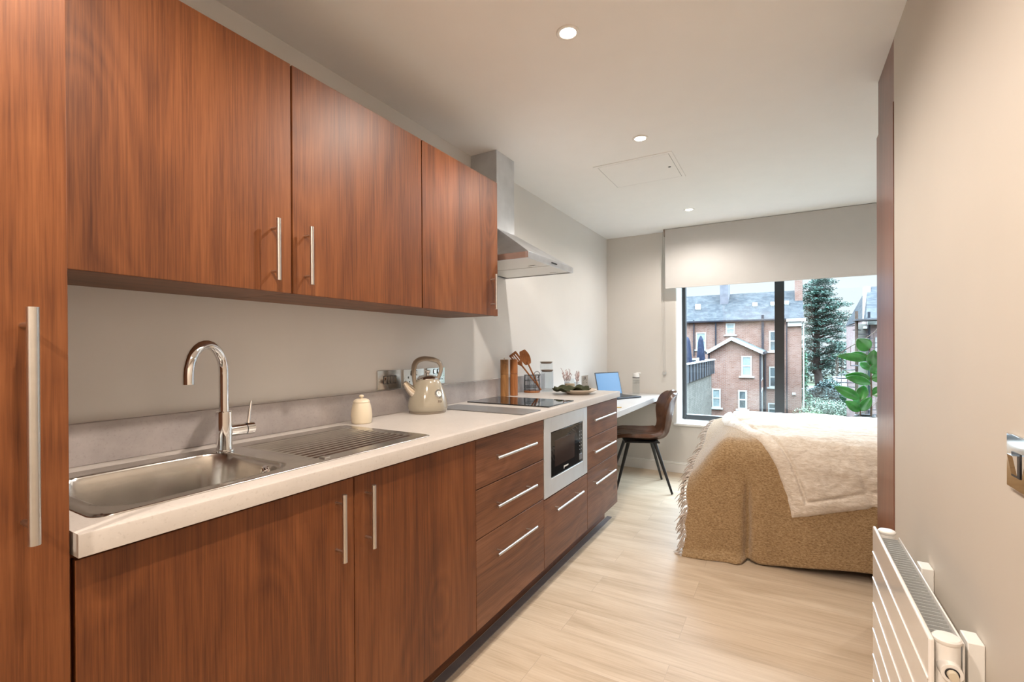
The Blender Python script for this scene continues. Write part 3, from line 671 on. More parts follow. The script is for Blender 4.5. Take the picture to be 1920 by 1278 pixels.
# plate, napkin, candle glass, dried flowers
PX, PY = .432, 2.995
tag(MB().lathe([(.001, .004), (.060, .004), (.068, 0), (.074, 0), (.078, .006), (.100, .016), (.122, .026), (.1265, .031), (.125, .033), (.098, .022), (.075, .012), (.001, .010)], n=56).build('dinner_plate', M['plate'], loc=(PX, PY, ZT), angle=60), 'shallow beige stoneware plate at the end of the worktop', 'plate')
def nap(a, b_):
    x = -.115+.20*a; y = -.10+.17*b_
    # laid across the plate from the left of the photo
    rot = math.radians(32); X = x*math.cos(rot)-y*math.sin(rot); Yy = x*math.sin(rot)+y*math.cos(rot)
    z = .040+.011*math.sin(a*13+b_*4)+.009*math.sin(b_*15+2*a)+.006*noise.noise(Vector((a*6, b_*6, 1)))
    e = sm(0, .18, a)*sm(0, .2, b_)*sm(0, .2, 1-b_)
    return (X*1.15-.02, Yy*1.1, z-.004+.004*e)
no = MB().grid(nap, 40, 30).build('napkin', M['olive'], loc=(PX-.012, PY-.012, ZT), angle=80)
s_ = no.modifiers.new('solid', 'SOLIDIFY'); s_.thickness = .006
tag(no, 'crumpled dark olive linen napkin on the beige plate', 'napkin')
t = thing('candle_glass', 'small glass of pale wax behind the plate', 'candle', (.300, 3.160, ZT))
MB().lathe([(.001, .001), (.038, .001), (.040, .004), (.040, .088), (.038, .090)], n=32).build('glass', M['jarglass'], t, angle=60)
MB().lathe([(.001, .004), (.0365, .004), (.0365, .055), (.001, .055)], n=28).build('wax', M['wax'], t)
def dried(x, y, label, n, h, sp):
    t = thing('dried_flowers', label, 'dried flowers', (x, y, ZT), 0, 'dried flower bunches')
    MB().lathe([(.001, 0), (.022, 0), (.026, .02), (.020, .050), (.022, .058), (.019, .058), (.001, .01)], n=24).build('vase', M['jarglass'], t, angle=60)
    m = MB()
    for k in range(n):
        a = random.uniform(0, 2*PI); s = random.uniform(.2, 1)*sp; hh_ = h*random.uniform(.75, 1.05)
        tip = Vector((s*math.cos(a), s*math.sin(a), hh_)); m.tube([(0,0,.01), tip*.55+Vector((0,0,.01)), tip], [.0008, .0008, .0006], 5)
        for q in range(10):
            p = tip*(.5+.05*q) + Vector((0, 0, .005)); b2 = random.uniform(0, 2*PI); d = Vector((math.cos(b2), math.sin(b2), 1.1))*.011
            m.tube([p, p+d*.5, p+d], [.0006, .0026, .0004], 5)
    m.build('flower_stems', M['pinkdry'], t)
dried(.250, 3.225, 'bunch of dried pink flowers behind the candle glass', 11, .150, .060)
dried(.300, 3.290, 'smaller bunch of dried pink flowers nearer the laptop', 6, .125, .03)
# ================================================================== desk
t = thing('desk', 'white wall-mounted desk between the drawer unit and the end wall', 'desk', (0, 3.324, 0))
DZ = .778
MB().box(.002, 0, DZ-.045, .590, YE-3.324-.002, DZ).build('desk_top', M['desk'], t, bevel=.002)
MB().box(.30, YE-3.324-.045, DZ-.095, .52, YE-3.324-.002, DZ-.046).build('support_bracket', M['wood_h'], t)
MB().box(.02, YE-3.324-.030, DZ-.075, .30, YE-3.324-.002, DZ-.046).build('support_batten', M['wood_h'], t)
tag(MB().tube([(0,0,.004), (.0,.06,.004)], .004, 8).build('pencil', M['brass'], loc=(.50, 3.56, DZ)), 'short yellow pencil on the desk beside the worktop end', 'pencil').rotation_euler = (0, 0, -.9)
# laptop
t = thing('laptop', 'open dark laptop with a blue screen on the desk', 'laptop', (.205, 4.385, DZ), math.radians(-26))
b_ = MB().box(0, -.160, .002, .235, .160, .016).build('base', M['laptopk'], t, bevel=.003)
MB().box(.030, -.145, .0158, .130, .145, .0172).build('keyboard', M['black'], b_, bevel=.0005)
MB().box(.150, -.05, .0158, .220, .05, .0168).build('touchpad', M['blackmetal'], b_, bevel=.0005)
sc_ = MB().box(-.006, -.160, 0, .0, .160, .225).build('display_lid', M['laptopk'], t, loc=(0, 0, .014), bevel=.002); sc_.rotation_euler = (0, math.radians(-14), 0)
MB().box(.0001, -.152, .012, .001, .152, .215).build('screen', M['screen'], sc_, smooth=False)
# water bottle
t = thing('water_bottle', 'clear water bottle with white spout lid on the desk corner', 'bottle', (.350, 4.74, DZ), math.radians(30))
MB().lathe([(.001, .001), (.033, .001), (.035, .006), (.035, .150), (.033, .166), (.030, .172)], n=32).build('bottle_body', glass_mat('bottle_plastic', (.93, .945, .945), .9), t, angle=60)
lid = MB().lathe([(.001, .172), (.032, .172), (.032, .196), (.028, .208), (.012, .214), (.001, .214)], n=32).build('lid', M['white'], t)
MB().tube([(0, 0, .210), (.022, 0, .214), (.046, 0, .212)], [.008, .008, .006], 12).build('drinking_spout', M['white'], lid)
MB().lathe([(.0335, .164), (.0355, .164), (.0355, .171), (.0335, .171)], n=32).build('collar_ring', M['black'], t)
g = MB()
gdir = Vector((1, 0, 0))
for row, (z, hh2, nn, stp) in enumerate(((.132, .012, 7, .28), (.112, .007, 9, .22))):
    for k in range(nn):
        a = math.radians(-90)-.95+k*stp; 
        for (da, dz0, dz1) in ((0, 0, 1), (stp*.35, .4 if k % 2 else 0, .6 if k % 3 else 1)):
            c_, s2 = math.cos(a+da), math.sin(a+da); c3, s3 = math.cos(a+da+.05), math.sin(a+da+.05)
            g.add([(.0356*c_, .0356*s2, z+dz0*hh2), (.0356*c3, .0356*s3, z+dz0*hh2), (.0356*c3, .0356*s3, z+dz1*hh2), (.0356*c_, .0356*s2, z+dz1*hh2)], [(0,1,2,3)])
g.build('printed_text', M['ink'], t, smooth=False)
# ================================================================== blind
t = thing('roller_blind', 'grey roller blind lowered part way over the window', 'blind', (.632, 4.775, 0))
BW = 1.98
MB().box(0, -.001, 1.832, BW, .001, ZC-.004).build('fabric', M['blind'], t, smooth=False)
MB().box(0, -.004, 1.824, BW, .004, 1.838).build('bottom_bar', M['blind'], t, bevel=.002)
MB().cyl((0, .028, ZC-.034), (BW, .028, ZC-.034), .026, 24).build('roller', M['blind'], t)
MB().box(-.016, -.004, ZC-.064, -.001, .06, ZC-.001).build('end_bracket', plain('bracket_brown', (.30,.25,.21), .5), t, bevel=.001)
g = MB(); g.tube([(-.040, .085, 1.0), (-.040, .085, ZC-.002)], .0016, 6); g.tube([(-.022, .085, 1.0), (-.022, .085, ZC-.002)], .0016, 6)
g.build('pull_cord', plain('cord_grey', (.45,.43,.40), .6), t)
MB().box(-.046, .075, .975, -.016, .112, 1.005).build('cord_tensioner', plain('clear_plastic', (.5,.49,.47), .3), t, bevel=.003)
# ================================================================== chair
ch = thing('desk_chair', 'brown leather bucket chair on black metal legs at the desk', 'chair', (.514, 4.250, 0))
ch.rotation_euler = (0, 0, math.atan2(.92, -.39))
st = [(.235, .440, .155, .0), (.215, .462, .190, .01), (.15, .474, .222, .018), (.05, .463, .236, .03), (-.06, .452, .226, .042), (-.14, .450, .192, .055),
      (-.195, .462, .158, .065), (-.228, .495, .138, .065), (-.244, .545, .140, .065), (-.256, .60, .165, .075), (-.268, .67, .195, .085), (-.280, .74, .202, .080), (-.292, .80, .182, .060), (-.300, .84, .140, .02), (-.303, .855, .085, .01)]
def interp(s):
    k = s*(len(st)-1); i = min(int(k), len(st)-2); f_ = k-i
    def cr(j):
        p = [st[max(0, min(len(st)-1, i+d))][j] for d in (-1, 0, 1, 2)]
        return .5*((2*p[1])+(-p[0]+p[2])*f_+(2*p[0]-5*p[1]+4*p[2]-p[3])*f_**2+(-p[0]+3*p[1]-3*p[2]+p[3])*f_**3)
    return [cr(j) for j in range(4)]
def shell(a, b_, off=0):
    y, z, w_, cu = interp(b_); y2, z2, _, _ = interp(min(1, b_+.01)); y1, z1, _, _ = interp(max(0, b_-.01))
    ty, tz = y2-y1, z2-z1; L_ = math.hypot(ty, tz); ny_, nz_ = -tz/L_*-1, ty/L_*-1
    if True: ny_, nz_ = tz/L_, -ty/L_
    s = (a-.5)*2
    o_ = cu*abs(s)**2.2 + off + .010*math.exp(-((abs(s)-.52)/.05)**2)*-1
    return (s*w_, y+ny_*o_, z+nz_*o_)
so = MB().grid(lambda a, b_: shell(a, b_), 29, 57).build('seat_shell', M['leather'], ch, angle=80)
s_ = so.modifiers.new('solid', 'SOLIDIFY'); s_.thickness = .030; s_.offset = 0
bv = so.modifiers.new('bev', 'BEVEL'); bv.width = .010; bv.segments = 3; bv.angle_limit = math.radians(50)
MB().box(-.15, -.15, .415, .15, .15, .427).build('under_frame', M['blackmetal'], ch, bevel=.002)
for sx in (-1, 1):
    for sy in (-1, 1): MB().tube([(sx*.115, sy*.110, .425), (sx*.232, sy*.235, .004)], [.0165, .0095], 16).build('leg', M['blackmetal'], ch)
# ================================================================== bed
t = thing('bed', 'bed base and mattress under the tan throw', 'bed', (2.15, 3.75, 0))
MB().box(-.86, -.58, .10, .95, .60, .34).build('base', plain('bed_base_dark', (.06,.045,.035), .8), t, bevel=.01)
MB().box(-.86, -.60, .345, .95, .61, .585).build('mattress', M['linen'], t, bevel=.05, seg=4)
for sx in (-.82, .90):
    for sy in (-.55, .56): MB().box(sx-.025, sy-.025, 0, sx+.025, sy+.025, .10).build('leg', M['blackmetal'], t)
YFAR, R_ = 4.40, .15
def hemz(x): return .004+.055*sm(1.42, 2.05, x)+.014*math.exp(-((x-1.47)/.03)**2)+.02*sm(2.0, 2.8, x)
def ynear(x): return 3.075-.045*sm(1.5, 1.15, x)+.03*sm(1.4, 2.2, x)
def ztop(x, y):
    k = sm(4.45, 3.02, y)
    dr_ = (.285*sm(1.36, 1.06, x))*(.25+.75*k)
    return .705-dr_ + .012*noise.noise(Vector((x*2.2, y*2.2, 3))) - .02*sm(3.35, 3.05, y)
def T(x, s):
    """s: 0..A across the top, then round the near edge, then down to the hem"""
    yn = ynear(x); A = YFAR-(yn+R_); B = R_*PI/2; zt_ = ztop(x, yn+R_); C_ = max(.02, zt_-R_-hemz(x))
    if s <= A:
        y = YFAR-s; return Vector((x, y, ztop(x, y) - .18*sm(.10, 0, s)))
    s -= A
    if s <= B:
        a = s/R_; return Vector((x, yn+R_-R_*math.sin(a), zt_-R_+R_*math.cos(a)))
    s -= B; f_ = s/C_
    y = yn - .050*f_
    gr = sm(0, .5, f_)
    y += gr*(.045*math.exp(-((x-1.455)/.014)**2) - .022*math.exp(-((x-1.405)/.035)**2)*f_ - .018*math.exp(-((x-1.53)/.06)**2)) + .010*gr*math.sin(x*9+1)*f_
    y -= .045*sm(.90, 1.0, f_)*sm(1.50, 1.40, x)
    xx = x - .012*f_*sm(1.3, 1.1, x)
    y += .006*noise.noise(Vector((x*5, s*4, 7)))
    return Vector((xx, y, zt_-R_-s))
def total(x):
    yn = ynear(x); return (YFAR-(yn+R_)), R_*PI/2, max(.02, ztop(x, yn+R_)-R_-hemz(x))
XL, XR = 1.125, 3.08
def Pth(a, b_):
    x = XL+(XR-XL)*a**1.25 + .006*math.sin(b_*31)*(1-a)
    A, B, C_ = total(x)
    s = (b_/.45)*A if b_ < .45 else (A+(b_-.45)/.15*B if b_ < .60 else A+B+(b_-.60)/.40*C_)
    p = T(x, s); return p + Vector((0, 0, 0))
to = MB().grid(Pth, 150, 130).build('throw_blanket', M['throw'], angle=180)
s_ = to.modifiers.new('solid', 'SOLIDIFY'); s_.thickness = .008; s_.offset = 1
tag(to, 'tan mohair throw draped over the bed down to the floor', 'blanket')
g = MB()
for k in range(80):
    b_ = k/79; p = Pth(0, b_)
    if b_ > .6 and random.random() < .25: continue
    n3 = random.randint(2, 4); aim = Vector((-1, random.uniform(-.35, .15), random.uniform(-1.1, -.25) - (.5 if b_ > .55 else 0))).normalized()
    for q in range(n3):
        out = (aim + Vector((random.uniform(-.25, .25), random.uniform(-.3, .3), random.uniform(-.25, .25)))).normalized()*random.uniform(.035, .075)
        m1 = p+out*.35+Vector((0, 0, .006)); m2 = p+out*.72+Vector((random.uniform(-.006, .006), random.uniform(-.006, .006), -.004)); e = p+out+Vector((random.uniform(-.01, .01), 0, -.020))
        for w_ in (m1, m2, e): w_.z = max(w_.z, .006)
        g.tube([p+Vector((.006, 0, 0)), m1, m2, e], [.0035, .0036, .0028, .0014], 5)
g.build('fringe', M['fringe'], to, kind='stuff', label='pale wool fringe along the throw edge')
# faux fur blanket
def xl(s_rel):   # left edge of the fur as function of distance along the surface
    pts_ = [(-.01, 1.18), (.30, 1.205), (.60, 1.255), (.90, 1.345), (1.15, 1.45), (1.30, 1.535), (1.42, 1.60), (1.60, 1.655), (1.85, 1.70), (2.5, 1.75)]
    for (a, va), (c_, vc) in zip(pts_, pts_[1:]):
        if s_rel <= c_: return va+(vc-va)*max(0, (s_rel-a)/(c_-a))
    return pts_[-1][1]
def send(x):      # where the fur ends on the hanging side
    zt_ = min(.29+.285*(x-1.70), .48)
    A, B, C_ = total(x); return A+B+(C_+hemz(x))-max(.27, zt_)
def Pf(a, b_):
    xe = xl(b_*1.72); x = xe+(3.0-xe)*a**1.35
    S = send(x); s = S*b_
    p = T(x, s); A_, B_, C_ = total(x)
    an = max(0, min(1, (s-A_)/B_))*PI/2; nrm = Vector((-.10*sm(1.5, 1.2, x), -math.sin(an), math.cos(an))).normalized()
    dl = (x-xe); db = S-s; d = min(dl, db) if b_ > .12 else dl
    th = .030*(1-math.exp(-(max(0, d))/.016)) - .006
    th -= .018*math.exp(-((d-.085)/.007)**2)*(1 if d < .12 else 0)
    th += .014*noise.noise(Vector((x*7, s*7, 2)))*sm(0, .05, d) + .0035*noise.noise(Vector((x*30, s*30, 5)))
    th -= .012*math.exp(-((x-(2.02-.10*(S-s)+.03*math.sin(s*9)))/.018)**2)*sm(1.0, 1.5, s)
    th += .010*noise.noise(Vector((x*3, s*14, 9)))*sm(0, .1, d)
    if d > .02: th = max(th, .008)
    return p+nrm*th
fo = MB().grid(Pf, 190, 190).build('fur_blanket', M['fur'], angle=180)
tag(fo, 'cream faux fur blanket lying over the tan throw', 'blanket')
# ================================================================== wardrobe
t = thing('wardrobe', 'tall dark walnut wardrobe side beyond the right wall', 'wardrobe', (2.002, 2.272, 0))
MB().box(.0, 0, .0, .60, .362, 2.17).build('body', M['wood_dark'], t, bevel=.001)
MB().box(.004, 0, 2.172, .60, .345, ZC-.001).build('filler_panel', M['wood_dark'], t)
for k in range(2):
    d = MB().box(.003+k*.299, .364, .06, .298+k*.299, .382, 2.165).build('door', M['wood_dark'], t, bevel=.001)
    MB().cyl((.270+k*.06, .400, .95), (.270+k*.06, .400, 1.25), .006, 14).cyl((.270+k*.06, .382, .98), (.270+k*.06, .400, .98), .004, 10).cyl((.270+k*.06, .382, 1.22), (.270+k*.06, .400, 1.22), .004, 10).build('handle', M['steel'], d)
# ================================================================== radiator
t = thing('radiator', 'white flat-panel radiator on the right wall', 'radiator', (1.90, 1.275, .105))
RL, RH = .711, .532
MB().box(.0, 0, 0, .010, RL, RH).build('front_panel', M['radw'], t, bevel=.004, seg=3)
g = MB()
for k in range(1, 7): z = RH-k*.0866; g.box(-.0025, .003, z-.0022, .001, RL-.003, z+.0022)
g.build('panel_ridge', M['radw'], t, bevel=.001)
for q, yy in enumerate((.026, RL-.026)):
    c_ = MB().tube([(.0345, yy, .01), (.0345, yy, RH-.012)], [.0215, .0215], 28).lathe([(.0215, -.012), (.0240, -.008), (.0240, -.003), (.021, 0), (.001, .001)], (.0345, yy, RH), 28)
    cc = c_.build('end_column', M['radw'], t, angle=40)
    if q == 0:
        MB().tube([(.0345, .015, RH-.058), (.0345, -.010, RH-.058)], [.0195, .018], 28).build('valve_boss', M['radw'], cc)
        MB().tube([(.0345, -.008, RH-.058), (.0345, -.0115, RH-.058)], [.0118, .0118], 20).build('plug_recess', M['black'], cc)
        MB().tube([(.0345, -.008, RH-.058), (.0345, -.022, RH-.058)], [.0095, .0085], 12).build('bleed_plug', plain('aged_plug', (.62,.55,.42), .5), cc)
g = MB(); n_ = 34
for k in range(n_): 
    yy = .062+(RL-.124)*k/(n_-1); g.box(.012, yy-.0009, .03, .058, yy+.0009, RH-.016)
g.build('convector_fins', M['fins'], t, smooth=False)
MB().box(.012, .06, .03, .058, RL-.06, RH-.045).build('convector_core', M['fins'], t, smooth=False)
bk = MB().box(.060, .03, .005, .064, RL-.05, RH-.010).build('back_plate', M['radw'], t, bevel=.002)
for yy in (.067, .454): MB().box(.077, yy, RH-.20, .1045, yy+.054, RH-.022).build('wall_bracket', M['white'], t, bevel=.002)
# light switch on the right wall
t = thing('rocker_switch', 'chrome light switch plate at the right edge of the wall', 'switch', (2.005, 1.165, 1.032))
MB().box(-.008, -.044, -.048, -.0005, .044, .050).build('face_plate', M['chrome'], t, bevel=.002)
su = MB().box(-.0095, -.018, -.024, -.008, .018, .020).build('rocker_surround', M['black'], t, bevel=.0008)
MB().hexa([(-.011, -.012, -.019), (-.0095, -.012, -.019), (-.0095, .012, -.019), (-.011, .012, -.019)], [(-.017, -.012, .016), (-.0095, -.012, .016), (-.0095, .012, .016), (-.017, .012, .016)]).build('rocker', M['chrome'], su, smooth=False)
# ================================================================== rubber plant on the sill
PYY = 5.03; pc = at(1622, 779, 'y', PYY)
t = thing('rubber_plant', 'rubber plant with glossy green leaves on the window sill', 'plant', (pc.x, PYY, .4935))
MB().lathe([(.001, 0), (.056, 0), (.062, .01), (.070, .145), (.074, .148), (.074, .160), (.068, .160), (.066, .150), (.001, .148)], n=36).build('pot', M['pot'], t)
MB().lathe([(.001, .150), (.066, .150)], n=30).build('soil', M['soil'], t)
def rel(u, v, dy=0): 
    p = at(u, v, 'y', PYY+dy); return Vector((p.x-pc.x, p.y-PYY, p.z-.4935))
MB().tube([rel(1633, 782), rel(1634, 740), rel(1633, 700), rel(1632, 665), rel(1630, 650)], [.006, .006, .005, .004, .003], 10).build('stem', M['stem'], t)
MB().tube([rel(1613, 782), rel(1613, 765), rel(1613, 748)], [.005, .004, .003], 10).build('stem', M['stem'], t)
leaves = [(1630,656, 1607,635, 17, -.02), (1628,668, 1586,666, 10, .03), (1628,674, 1569,667, 11, -.07), (1634,687, 1639,655, 13, -.03), (1633,693, 1612,679, 9, .06),
          (1633,710, 1583,704, 12, -.04), (1633,719, 1585,707, 11, -.09), (1612,748, 1564,724, 13, -.05), (1613,750, 1621,722, 13, .04), (1613,771, 1585,751, 12, -.05), (1614,770, 1634,744, 12, -.03),
          (1634,687, 1664,668, 14, .02), (1633,710, 1667,705, 13, -.03), (1634,740, 1662,728, 13, .03), (1613, 760, 1600, 738, 9, .07), (1633,700, 1650,680, 10, -.08)]
for u0, v0, u1, v1, w_, dy in leaves:
    a, c_ = rel(u0, v0), rel(u1, v1, dy); ax = c_-a; L_ = ax.length; axn = ax.normalized()
    vw = (CP-pc).normalized(); sd_ = axn.cross(vw).normalized(); nr = sd_.cross(axn)
    wm = w_/883*5.2*.5*1.15
    def LP(p, q, a=a, ax=ax, sd_=sd_, nr=nr, wm=wm, L_=L_):
        s = (p-.5)*2; ww = wm*(math.sin(PI*min(1, max(0, q))**.85)**.75 if 0 < q < 1 else 0)
        return a+ax*q+sd_*s*ww+nr*(.35*wm*abs(s)**1.3*math.sin(PI*q)) - Vector((0,0,1))*.10*L_*q*q + Vector((0,0,1))*.10*L_*q
    lo_ = MB().grid(LP, 9, 15).build('leaf', M['leaf'], t, angle=180)
    s_ = lo_.modifiers.new('solid', 'SOLIDIFY'); s_.thickness = .0012
# ================================================================== outside
GZ = -5.0
struct(MB().box(-60, 5.4, GZ-.2, 80, 160, GZ).build('ground', M['lawn'], smooth=False))
tag(MB().box(3.5, 58, GZ, 40, 90, GZ+.03).build('car_park', M['tarmac'], smooth=False), 'grey tarmac car park beyond the pine tree', 'car park')
def px_rect(u0, v0, u1, v1, Yp):
    a = at(u0, v0, 'y', Yp); c_ = at(u1, v1, 'y', Yp); return a.x, c_.z, c_.x, a.z
def sash(parent, u0, v0, u1, v1, Yp, curtain=False, div=True):
    x0, z0, x1, z1 = px_rect(u0, v0, u1, v1, Yp); w_ = x1-x0; b_ = .09
    f_ = MB(); f_.box(x0, Yp-.06, z0, x0+b_, Yp+.02, z1); f_.box(x1-b_, Yp-.06, z0, x1, Yp+.02, z1); f_.box(x0+b_, Yp-.06, z0, x1-b_, Yp+.02, z0+b_); f_.box(x0+b_, Yp-.06, z1-b_, x1-b_, Yp+.02, z1)
    zm = (z0+z1)/2
    if div: f_.box(x0+b_, Yp-.05, zm-.04, x1-b_, Yp+.02, zm+.04)
    o = f_.build('window', M['upvc'], parent, smooth=False)
    MB().box(x0+b_, Yp-.02, z0+b_, x1-b_, Yp-.005, z1-b_).build('pane', M['curtain'] if curtain else M['extpane'], o, smooth=False)
    MB().box(x0-.14, Yp-.14, z0-.11, x1+.14, Yp+.01, z0).build('window_sill', M['upvc'], o, smooth=False)
YM, YG = 42.0, 36.0
t = thing('brick_terrace', 'long red brick terrace with a slate roof and chimneys', 'building', (0, 0, 0))
ez = 3.50; xr = at(1503, 620, 'y', YM).x; xlft = -22.0
MB().box(xlft, YM, GZ, xr, YM+8, ez).build('wall', M['brick'], t, smooth=False)
rz_ = 6.02
r = MB(); r.add([(xlft, YM-.3, ez-.05), (xr+.15, YM-.3, ez-.05), (xr+.15, YM+4, rz_), (xlft, YM+4, rz_), (xlft, YM+8.3, ez-.05), (xr+.15, YM+8.3, ez-.05)], [(0,1,2,3), (3,2,5,4), (0,3,4), (1,5,2), (0,4,5,1)])
r.build('roof', M['slate'], t, smooth=False)
MB().box(xlft, YM-.36, ez-.14, xr+.1, YM-.24, ez-.02).build('gutter', M['pipe'], t, smooth=False)
for (u0, u1, vb, mt, extra) in ((1352, 1367, 566, 'chimney', 5.2), (1490, 1504, 556, 'brick', 5.4)):
    a = at(u0, 540, 'y', YM+3.2); c_ = at(u1, 540, 'y', YM+3.2)
    cm = MB().box(a.x, YM+2.3, 4.6, c_.x, YM+4.2, 8.0).box(a.x-.08, YM+2.2, 7.85, c_.x+.08, YM+4.3, 8.05).build('chimney', M[mt], t, smooth=False)
    for k in range(2): MB().lathe([(.14, 0), (.12, .5), (.15, .55)], ((a.x+c_.x)/2-.3+k*.6*(c_.x-a.x), YM+3.2, 8.05), 12).build('chimney_pot', M['chimney'], cm)
for u0, v0, u1, v1 in ((1304,572,1314,581), (1411,569,1420,575), (1445,568,1452,574), (1471,566,1479,572)):
    # rooflights lie in the roof slope
    def onroof(u, v):
        d = at(u, v, 'y', YM)-CP; n_r = Vector((0, -(rz_-ez+.05), 4.3)); p0_ = Vector((0, YM-.3, ez-.05)); k = (p0_-CP).dot(n_r)/d.dot(n_r); return CP+d*k
    q = [onroof(u0, v1), onroof(u1, v1), onroof(u1, v0), onroof(u0, v0)]; up_ = Vector((0, -.05, .09))
    sk = MB().hexa([p_-up_*.3 for p_ in q], [p_+up_ for p_ in q]).build('rooflight', M['upvc'], t, smooth=False)
for r_ in ((1305,623,1324,655,True), (1361,606,1378,627,True), (1442,620,1459,658,False), (1442,687,1459,726,False), (1440,755,1457,777,False)): sash(t, *r_[:4], YM, r_[4])
for u, v0, v1, w_ in ((1342, 602, 652, .05), (1430, 590, 656, .09), (1301, 600, 668, .04), (1475, 598, 790, .045)):
    a = at(u, v0, 'y', YM-.12); c_ = at(u, v1, 'y', YM-.12); MB().box(a.x-w_, YM-.2, c_.z, a.x+w_, YM-.06, a.z).build('drainpipe', M['pipe'], t, smooth=False)
a = at(1477, 597, 'y', YM); c_ = at(1503, 611, 'y', YM)
MB().box(a.x, YM-.25, c_.z, c_.x, YM, a.z-.15).box(a.x-.1, YM-.4, a.z-.25, c_.x+.25, YM, a.z-.02).build('corbel', M['upvc'], t, smooth=False)
for k in range(8): pass
MB().cyl((xr+.12, YM-.1, -4), (xr+.12, YM-.1, ez-.2), .05, 8).build('drainpipe', M['upvc'], t)
MB().box(2.3-.1, YM-.22, -2.35, 2.3+.12, YM, -2.2).build('wall_lamp', M['upvc'], t, smooth=False)
# gabled rear wing
t = thing('gabled_wing', 'gabled red brick wing standing out from the terrace', 'building', (0, 0, 0))
gx0 = at(1328, 700, 'y', YG).x-1.0; gx0 = at(1330, 660, 'y', YG).x; gx1 = at(1424.7, 700, 'y', YG).x
za = at(1372, 634, 'y', YG); zeL = at(1325, 659, 'y', YG); zeR = at(1421, 659, 'y', YG); ze = (zeL.z+zeR.z)/2
w = MB(); P5 = [(gx0, GZ), (gx1, GZ), (gx1, ze+.10), (za.x, za.z-.12), (gx0, ze+.10)]; n = 5
w.add([(x, YG, z) for x, z in P5]+[(x, YM-.02, z) for x, z in P5], [tuple(range(n)), tuple(reversed(range(n, 2*n)))]+[(i, i+n, (i+1) % n+n, (i+1) % n) for i in range(n)])
w.build('wall', M['brick'], t, smooth=False)
for sgn, xe in ((-1, zeL.x), (1, zeR.x+.35)):
    e0 = Vector((xe, YG-.35, ze-.06)); a0 = Vector((za.x, YG-.35, za.z))
    r = MB().hexa([e0, Vector((e0.x, YM-.05, e0.z)), Vector((a0.x, YM-.05, a0.z)), a0] if sgn < 0 else [a0, Vector((a0.x, YM-.05, a0.z)), Vector((e0.x, YM-.05, e0.z)), e0],
                  [p_+Vector((0,0,.10)) for p_ in ([e0, Vector((e0.x, YM-.05, e0.z)), Vector((a0.x, YM-.05, a0.z)), a0] if sgn < 0 else [a0, Vector((a0.x, YM-.05, a0.z)), Vector((e0.x, YM-.05, e0.z)), e0])])
    r.build('roof', M['slate_green'], t, smooth=False, fixn=True)
    e1 = e0+Vector((0, -.03, -.14)); a1 = a0+Vector((0, -.03, -.14))
    MB().hexa([e1, a1, a1+Vector((0,.08,0)), e1+Vector((0,.08,0))], [e1+Vector((0,0,.24)), a1+Vector((0,0,.24)), a1+Vector((0,.08,.24)), e1+Vector((0,.08,.24))]).build('bargeboard', M['upvc'], t, smooth=False, fixn=True)
    MB().box(xe-.05, YG-.4, ze-.16, xe+.07, YM-.05, ze-.02).build('gutter', M['pipe'], t, smooth=False)
for r_ in ((1390,667,1410,705,True), (1335,728,1351.5,764,True), (1384,731,1400.5,767,False)): sash(t, *r_[:4], YG, r_[4])
for k, (zz0, zz1) in enumerate(((-1.1, .85), (-4.4, -1.75))):
    for yy in (37.1, 39.0):
        f_ = MB().box(gx1-.01, yy, zz0, gx1+.05, yy+.95, zz1).build('side_window', M['upvc'], t, smooth=False)
        MB().box(gx1+.05, yy+.2, zz0+.15, gx1+.06, yy+.75, zz1-.15).build('pane', M['extpane'], f_, smooth=False)
for (u, Yp) in ((1425.5, YG-.1), (1329, YG-.1)):
    a = at(u, 665, 'y', Yp); MB().cyl((a.x, Yp, GZ), (a.x, Yp, ze-.1), .055, 8).build('drainpipe', M['pipe'], t)
MB().cyl((gx1+.12, YM-.25, GZ), (gx1+.12, YM-.25, ze-.1), .10, 8).build('drainpipe', M['pipe'], t)
# near terrace wall with zinc parapet
KX = -2.26
t = thing('roof_terrace', 'weathered grey brick wall with dark zinc parapet', 'building', (0, 0, 0))
MB().box(KX-7, 9.0, GZ, KX-.12, 32.6, -.36).build('wall', M['greybrick'], t, smooth=False)
MB().box(KX-.10, 9.0, -.40, KX, 33.2, .46).box(KX-7, 33.05, -.40, KX-.10, 33.2, .46).build('parapet', M['clad'], t, smooth=False)
MB().box(KX-.20, 9.0, .46, KX+.06, 33.25, .51).box(KX-7, 33.0, .46, KX-.2, 33.25, .51).build('coping', plain('zinc_coping', (.25,.27,.29), .5), t, smooth=False)
MB().box(KX-7, 9, -.36, KX-.12, 33.0, -.25).build('terrace_floor', M['clad'], t, smooth=False)
g = MB(); yy = 9.4
while yy < 33: g.box(KX-.0, yy, -.40, KX+.05, yy+.05, .46); g.box(KX+.001, yy+.05, -.40, KX+.004, yy+.28, .46); yy += .95
g.build('standing_seam', M['black'], t, smooth=False)
def parasol(u, v0, Yp, label, h=2.0):
    a = at(u, v0, 'y', Yp); t = thing('closed_parasol', label, 'parasol', (a.x, Yp, -.25), 0, 'closed parasols on the terrace')
    top = a.z+.25
    MB().tube([(0,0,0), (0,0,top)], .03, 8).build('pole', M['ironwork'], t)
    MB().lathe([(.001, .05), (.16, .05), (.16, .10), (.001, .10)], n=16).build('foot', M['ironwork'], t)
    MB().lathe([(.06, top-1.75), (.24, top-1.35), (.20, top-.9), (.14, top-.25), (.06, top-.05), (.001, top)], n=14).build('folded_canopy', plain('parasol_navy', (.014,.018,.032), .8, spec=.05, noise_amt=.3, nscale=6), t)
parasol(1314, 629, 29.5, 'closed dark parasol standing at the middle of the terrace')
parasol(1289, 631, 26.0, 'closed dark parasol nearest the window frame on the terrace')
